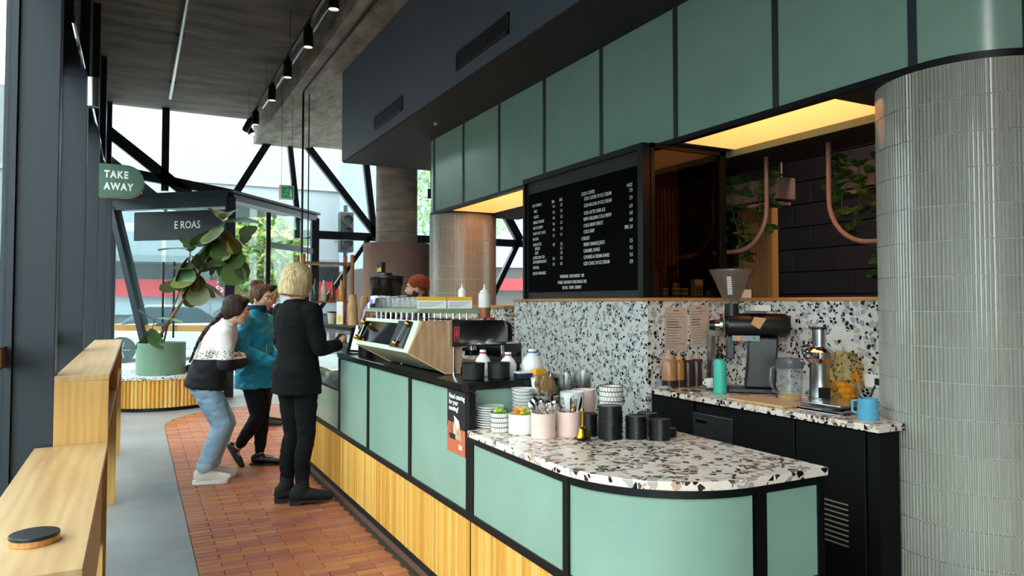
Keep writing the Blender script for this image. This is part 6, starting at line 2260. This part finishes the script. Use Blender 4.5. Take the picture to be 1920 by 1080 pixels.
# ---------------------------------------------------------------- woman in the teal jacket
def woman_teal():
    F = frame((-.03, .04, 1.49), .16, -.10, .06)
    T = [((0, 0, .82), .155, .11, 0), ((0, 0, .92), .16, .112, 0), ((0, 0, 1.03), .13, .095, 0), ((0, .005, 1.16), .145, .105, 0), ((0, 0, 1.26), .155, .095, 0), ((0, 0, 1.32), .12, .07, 0), ((0, .005, 1.36), .058, .055, 0)]
    J = dict(torso=T, F=F, neck0=(0, .0, 1.33), neck1=(0, .02, 1.42), hs=.97, hand_s=.9,
             armL=[(-.175, 0, 1.28), (-.22, -.02, 1.04), (-.10, .17, .95)], handL=[(.7, .6, -.1), (0, -.3, -1), .6],
             armR=[(.175, 0, 1.28), (.225, .0, 1.04), (.09, .19, .93)], handR=[(-.7, .6, -.1), (0, -.3, -1), .6],
             legL=[(-.08, 0, .80), (-.07, .03, .44), (-.06, .02, .095)], footL=(-.2, 1, 0),
             legR=[(.08, 0, .80), (.055, .07, .45), (.05, -.13, .17)], footR=(.0, .6, -.8))

    def jacket(b):
        loft(b, [((0, 0, .70), .188, .145, 0), ((0, 0, .80), .190, .145, 0), ((0, 0, .92), .185, .14, 0), ((0, 0, 1.03), .170, .128, 0), ((0, .005, 1.16), .178, .132, 0), ((0, 0, 1.26), .18, .12, 0), ((0, 0, 1.33), .135, .09, 0), ((0, .008, 1.40), .088, .082, 0), ((0, .012, 1.425), .082, .078, 0)])
        for sd in 'LR':
            a = J['arm' + sd]
            chain(b, a, [.074, .066, .052])

    def collar(b):
        b.lathe([(.088, 1.36), (.096, 1.38), (.096, 1.425), (.086, 1.435), (.074, 1.43), (.074, 1.37)], 28, c=(0, .01, 0))

    def zips(b):
        b.tube([(.055, .142, .95), (.062, .142, 1.08)], .004, 6)

    def trousers(b):
        loft(b, infl(T[:2], .01))
        for sd in 'LR':
            l = J['leg' + sd]
            k = Vector(l[1])
            an = Vector(l[2])
            chain(b, [l[0], k, k.lerp(an, .45), an.lerp(k, .12)], [.092, .064, .058, .044])

    def shoes(b, side):
        if side == 'L':
            return shoe(b, J['legL'][2], J['footL'], .25, .04, .07, z0=.014)
        an = Vector(J['legR'][2])
        f = Vector(J['footR']).normalized()
        up_ = Vector((0, .8, .6))
        capsule(b, an - f * .05 - up_ * .045, .036, an + f * .09 - up_ * .055, .034)
        capsule(b, an + f * .09 - up_ * .055, .034, an + f * .15 - up_ * .06, .026)
        capsule(b, an, .036, an - up_ * .03, .038)

    def soles(b):
        sole(b, J['legL'][2], J['footL'], .25, .043, 0, .016)

    def laces(b):
        f = Vector(J['footL']).normalized()
        sd = Vector((-f.y, f.x, 0))
        c = Vector(J['legL'][2])
        for k in range(4):
            p = Vector((c.x, c.y, .086 - k * .005)) + f * (.05 + .02 * k)
            b.tube([p - sd * .022, p + Vector((0, 0, .006)), p + sd * .022], .003, 6)

    def hair(b):
        t = B()
        t.ball((0, -.022, .045), (.084, .098, .086), 22, 14)
        t.ball((0, -.05, .0), (.078, .068, .075), 18, 12)
        for sx in (-1, 1):
            t.ball((sx * .066, .0, .03), (.022, .05, .055), 12, 8)
        t.ball((-.01, -.085, .115), (.05, .05, .048), 16, 10)
        t.ball((.03, -.07, .13), (.03, .03, .03), 12, 8)
        t.ball((-.04, -.06, .135), (.03, .03, .028), 12, 8)
        b.add([F @ Vector(p) for p in t.v], t.f)

    tj = mat('teal_shell', '0F86A4', .42, var=.22, scale=5, bump=.8, bscale=8)
    t = person('smiling person with a bun in a teal rain jacket and black trousers', (.955, 6.80, 0), 128, J, 'CE9A7E',
               [('jacket', tj, jacket, .011, 5), ('collar', fabric('navy_collar', '12344E', .6, .3), collar, .009, 3), ('pocket_zip', mat('lime_zip', 'C9D86A', .4), zips, 0, 0),
                ('trousers', fabric('black_stretch', '131318', .8, .4, 12), trousers, .011, 4), ('shoe', mat('black_leather', '121215', .3), shoes, .008, 4), ('shoe_sole', M['rubber'], soles, 0, 0), ('laces', M['black'], laces, 0, 0),
                ('hair', hairmat('chestnut_hair', '2E1C14', '6A4630', (30, 30, 10)), hair, .009, 4)])
    face_parts(F, t, brow='2E1C14', smile=True)


def standing(lb, loc, az, s, skin, hairc, top_col, pants_col, hat=None, beard=None, yaw=0.0, pitch=-.05, arms=None):
    F = frame((0, .01, 1.60 * s), yaw, pitch)
    T = [((0, 0, .88 * s), .165, .11, 0), ((0, 0, .98 * s), .165, .112, 0), ((0, 0, 1.10 * s), .15, .105, 0), ((0, 0, 1.24 * s), .17, .115, 0), ((0, -.005, 1.37 * s), .185, .105, 0), ((0, -.01, 1.44 * s), .14, .075, 0), ((0, -.005, 1.48 * s), .062, .058, 0)]
    arms = arms or ([(-.2, 0, 1.40 * s), (-.25, .0, 1.12 * s), (-.18, .2, .98 * s)], [(.2, 0, 1.40 * s), (.25, .0, 1.12 * s), (.18, .2, .98 * s)])
    J = dict(torso=T, F=F, neck0=(0, -.01, 1.44 * s), neck1=(0, 0, 1.54 * s),
             armL=arms[0], handL=[(.2, .9, -.2), (.6, 0, -.5), .6], armR=arms[1], handR=[(-.2, .9, -.2), (-.6, 0, -.5), .6],
             legL=[(-.09, 0, .87 * s), (-.09, .01, .49 * s), (-.09, -.03, .10)], footL=(-.15, 1, 0), legR=[(.09, 0, .87 * s), (.09, .01, .49 * s), (.09, -.03, .10)], footR=(.15, 1, 0))

    def top(b):
        loft(b, [((0, 0, .84 * s), .185, .135, 0)] + infl(T[1:6], .018))
        for sd in 'LR':
            chain(b, J['arm' + sd], [.064, .056, .046])

    def pants(b):
        loft(b, infl(T[:2], .012))
        for sd in 'LR':
            chain(b, J['leg' + sd], [.098, .07, .055])

    def shoes(b, side):
        for sd in side:
            shoe(b, J['leg' + sd][2], J['foot' + sd], .27, .046, .08, z0=.003)

    def hair(b):
        t = B()
        if hat:
            t.ball((0, -.026, .050), (.090, .106, .092), 24, 16)
            loft(t, [((0, -.028, .012), .088, .102, -.25), ((0, -.028, .05), .091, .106, -.25)])
        else:
            t.ball((0, -.022, .048), (.082, .100, .084), 22, 14)
            t.ball((0, -.055, .0), (.074, .058, .07), 18, 12)
            t.ball((0, .045, .105), (.055, .045, .025), 14, 8)
        b.add([F @ Vector(p) for p in t.v], t.f)

    def beardf(b):
        t = B()
        t.ball((0, .040, -.068), (.056, .052, .048), 18, 12)
        for sx in (-1, 1):
            t.ball((sx * .058, .012, -.045), (.016, .03, .045), 12, 8)
        t.tube([(-.03, .084, -.050), (0, .101, -.044), (.03, .084, -.050)], [.005, .007, .005], 8)
        b.add([F @ Vector(p) for p in t.v], t.f)

    cl = [('shirt', fabric('shirt_' + top_col, top_col, .85, .5, 9), top, .012, 5), ('trousers', fabric('trousers_' + pants_col, pants_col, .85, .4, 10), pants, .012, 4), ('shoe', M['rubber'], shoes, .009, 3),
          ('beanie' if hat else 'hair', mat('rust_knit', hat, .95, bump=.6, bscale=90) if hat else hairmat('hair_' + hairc, '14100E', hairc), hair, .009, 3)]
    if beard:
        cl.append(('beard', hairmat('beard_' + beard, '20150F', beard, (60, 60, 60)), beardf, .008, 2))
    t = person(lb, loc, az, J, skin, cl, .010)
    face_parts(F, t, brow='2A1C16')
    return t


woman_black()
woman_jumper()
woman_teal()
standing('person with short dark hair waiting behind the teal jacket', (1.40, 9.0, 0), 100, .965, 'C08A6C', '2A1E18', '1E2024', '23252B')
standing('bearded barista in a rust knitted beanie behind the coffee machine', (2.40, 6.58, 0), -72, .99, 'D7A48A', '3A281E', '3B3A66', '1C1D22', hat='8E3A1E', beard='4A3022',
         arms=([(-.2, 0, 1.38), (-.25, .08, 1.12), (-.15, .24, 1.12)], [(.2, 0, 1.38), (.25, .08, 1.12), (.15, .24, 1.12)]))
solid_texts()
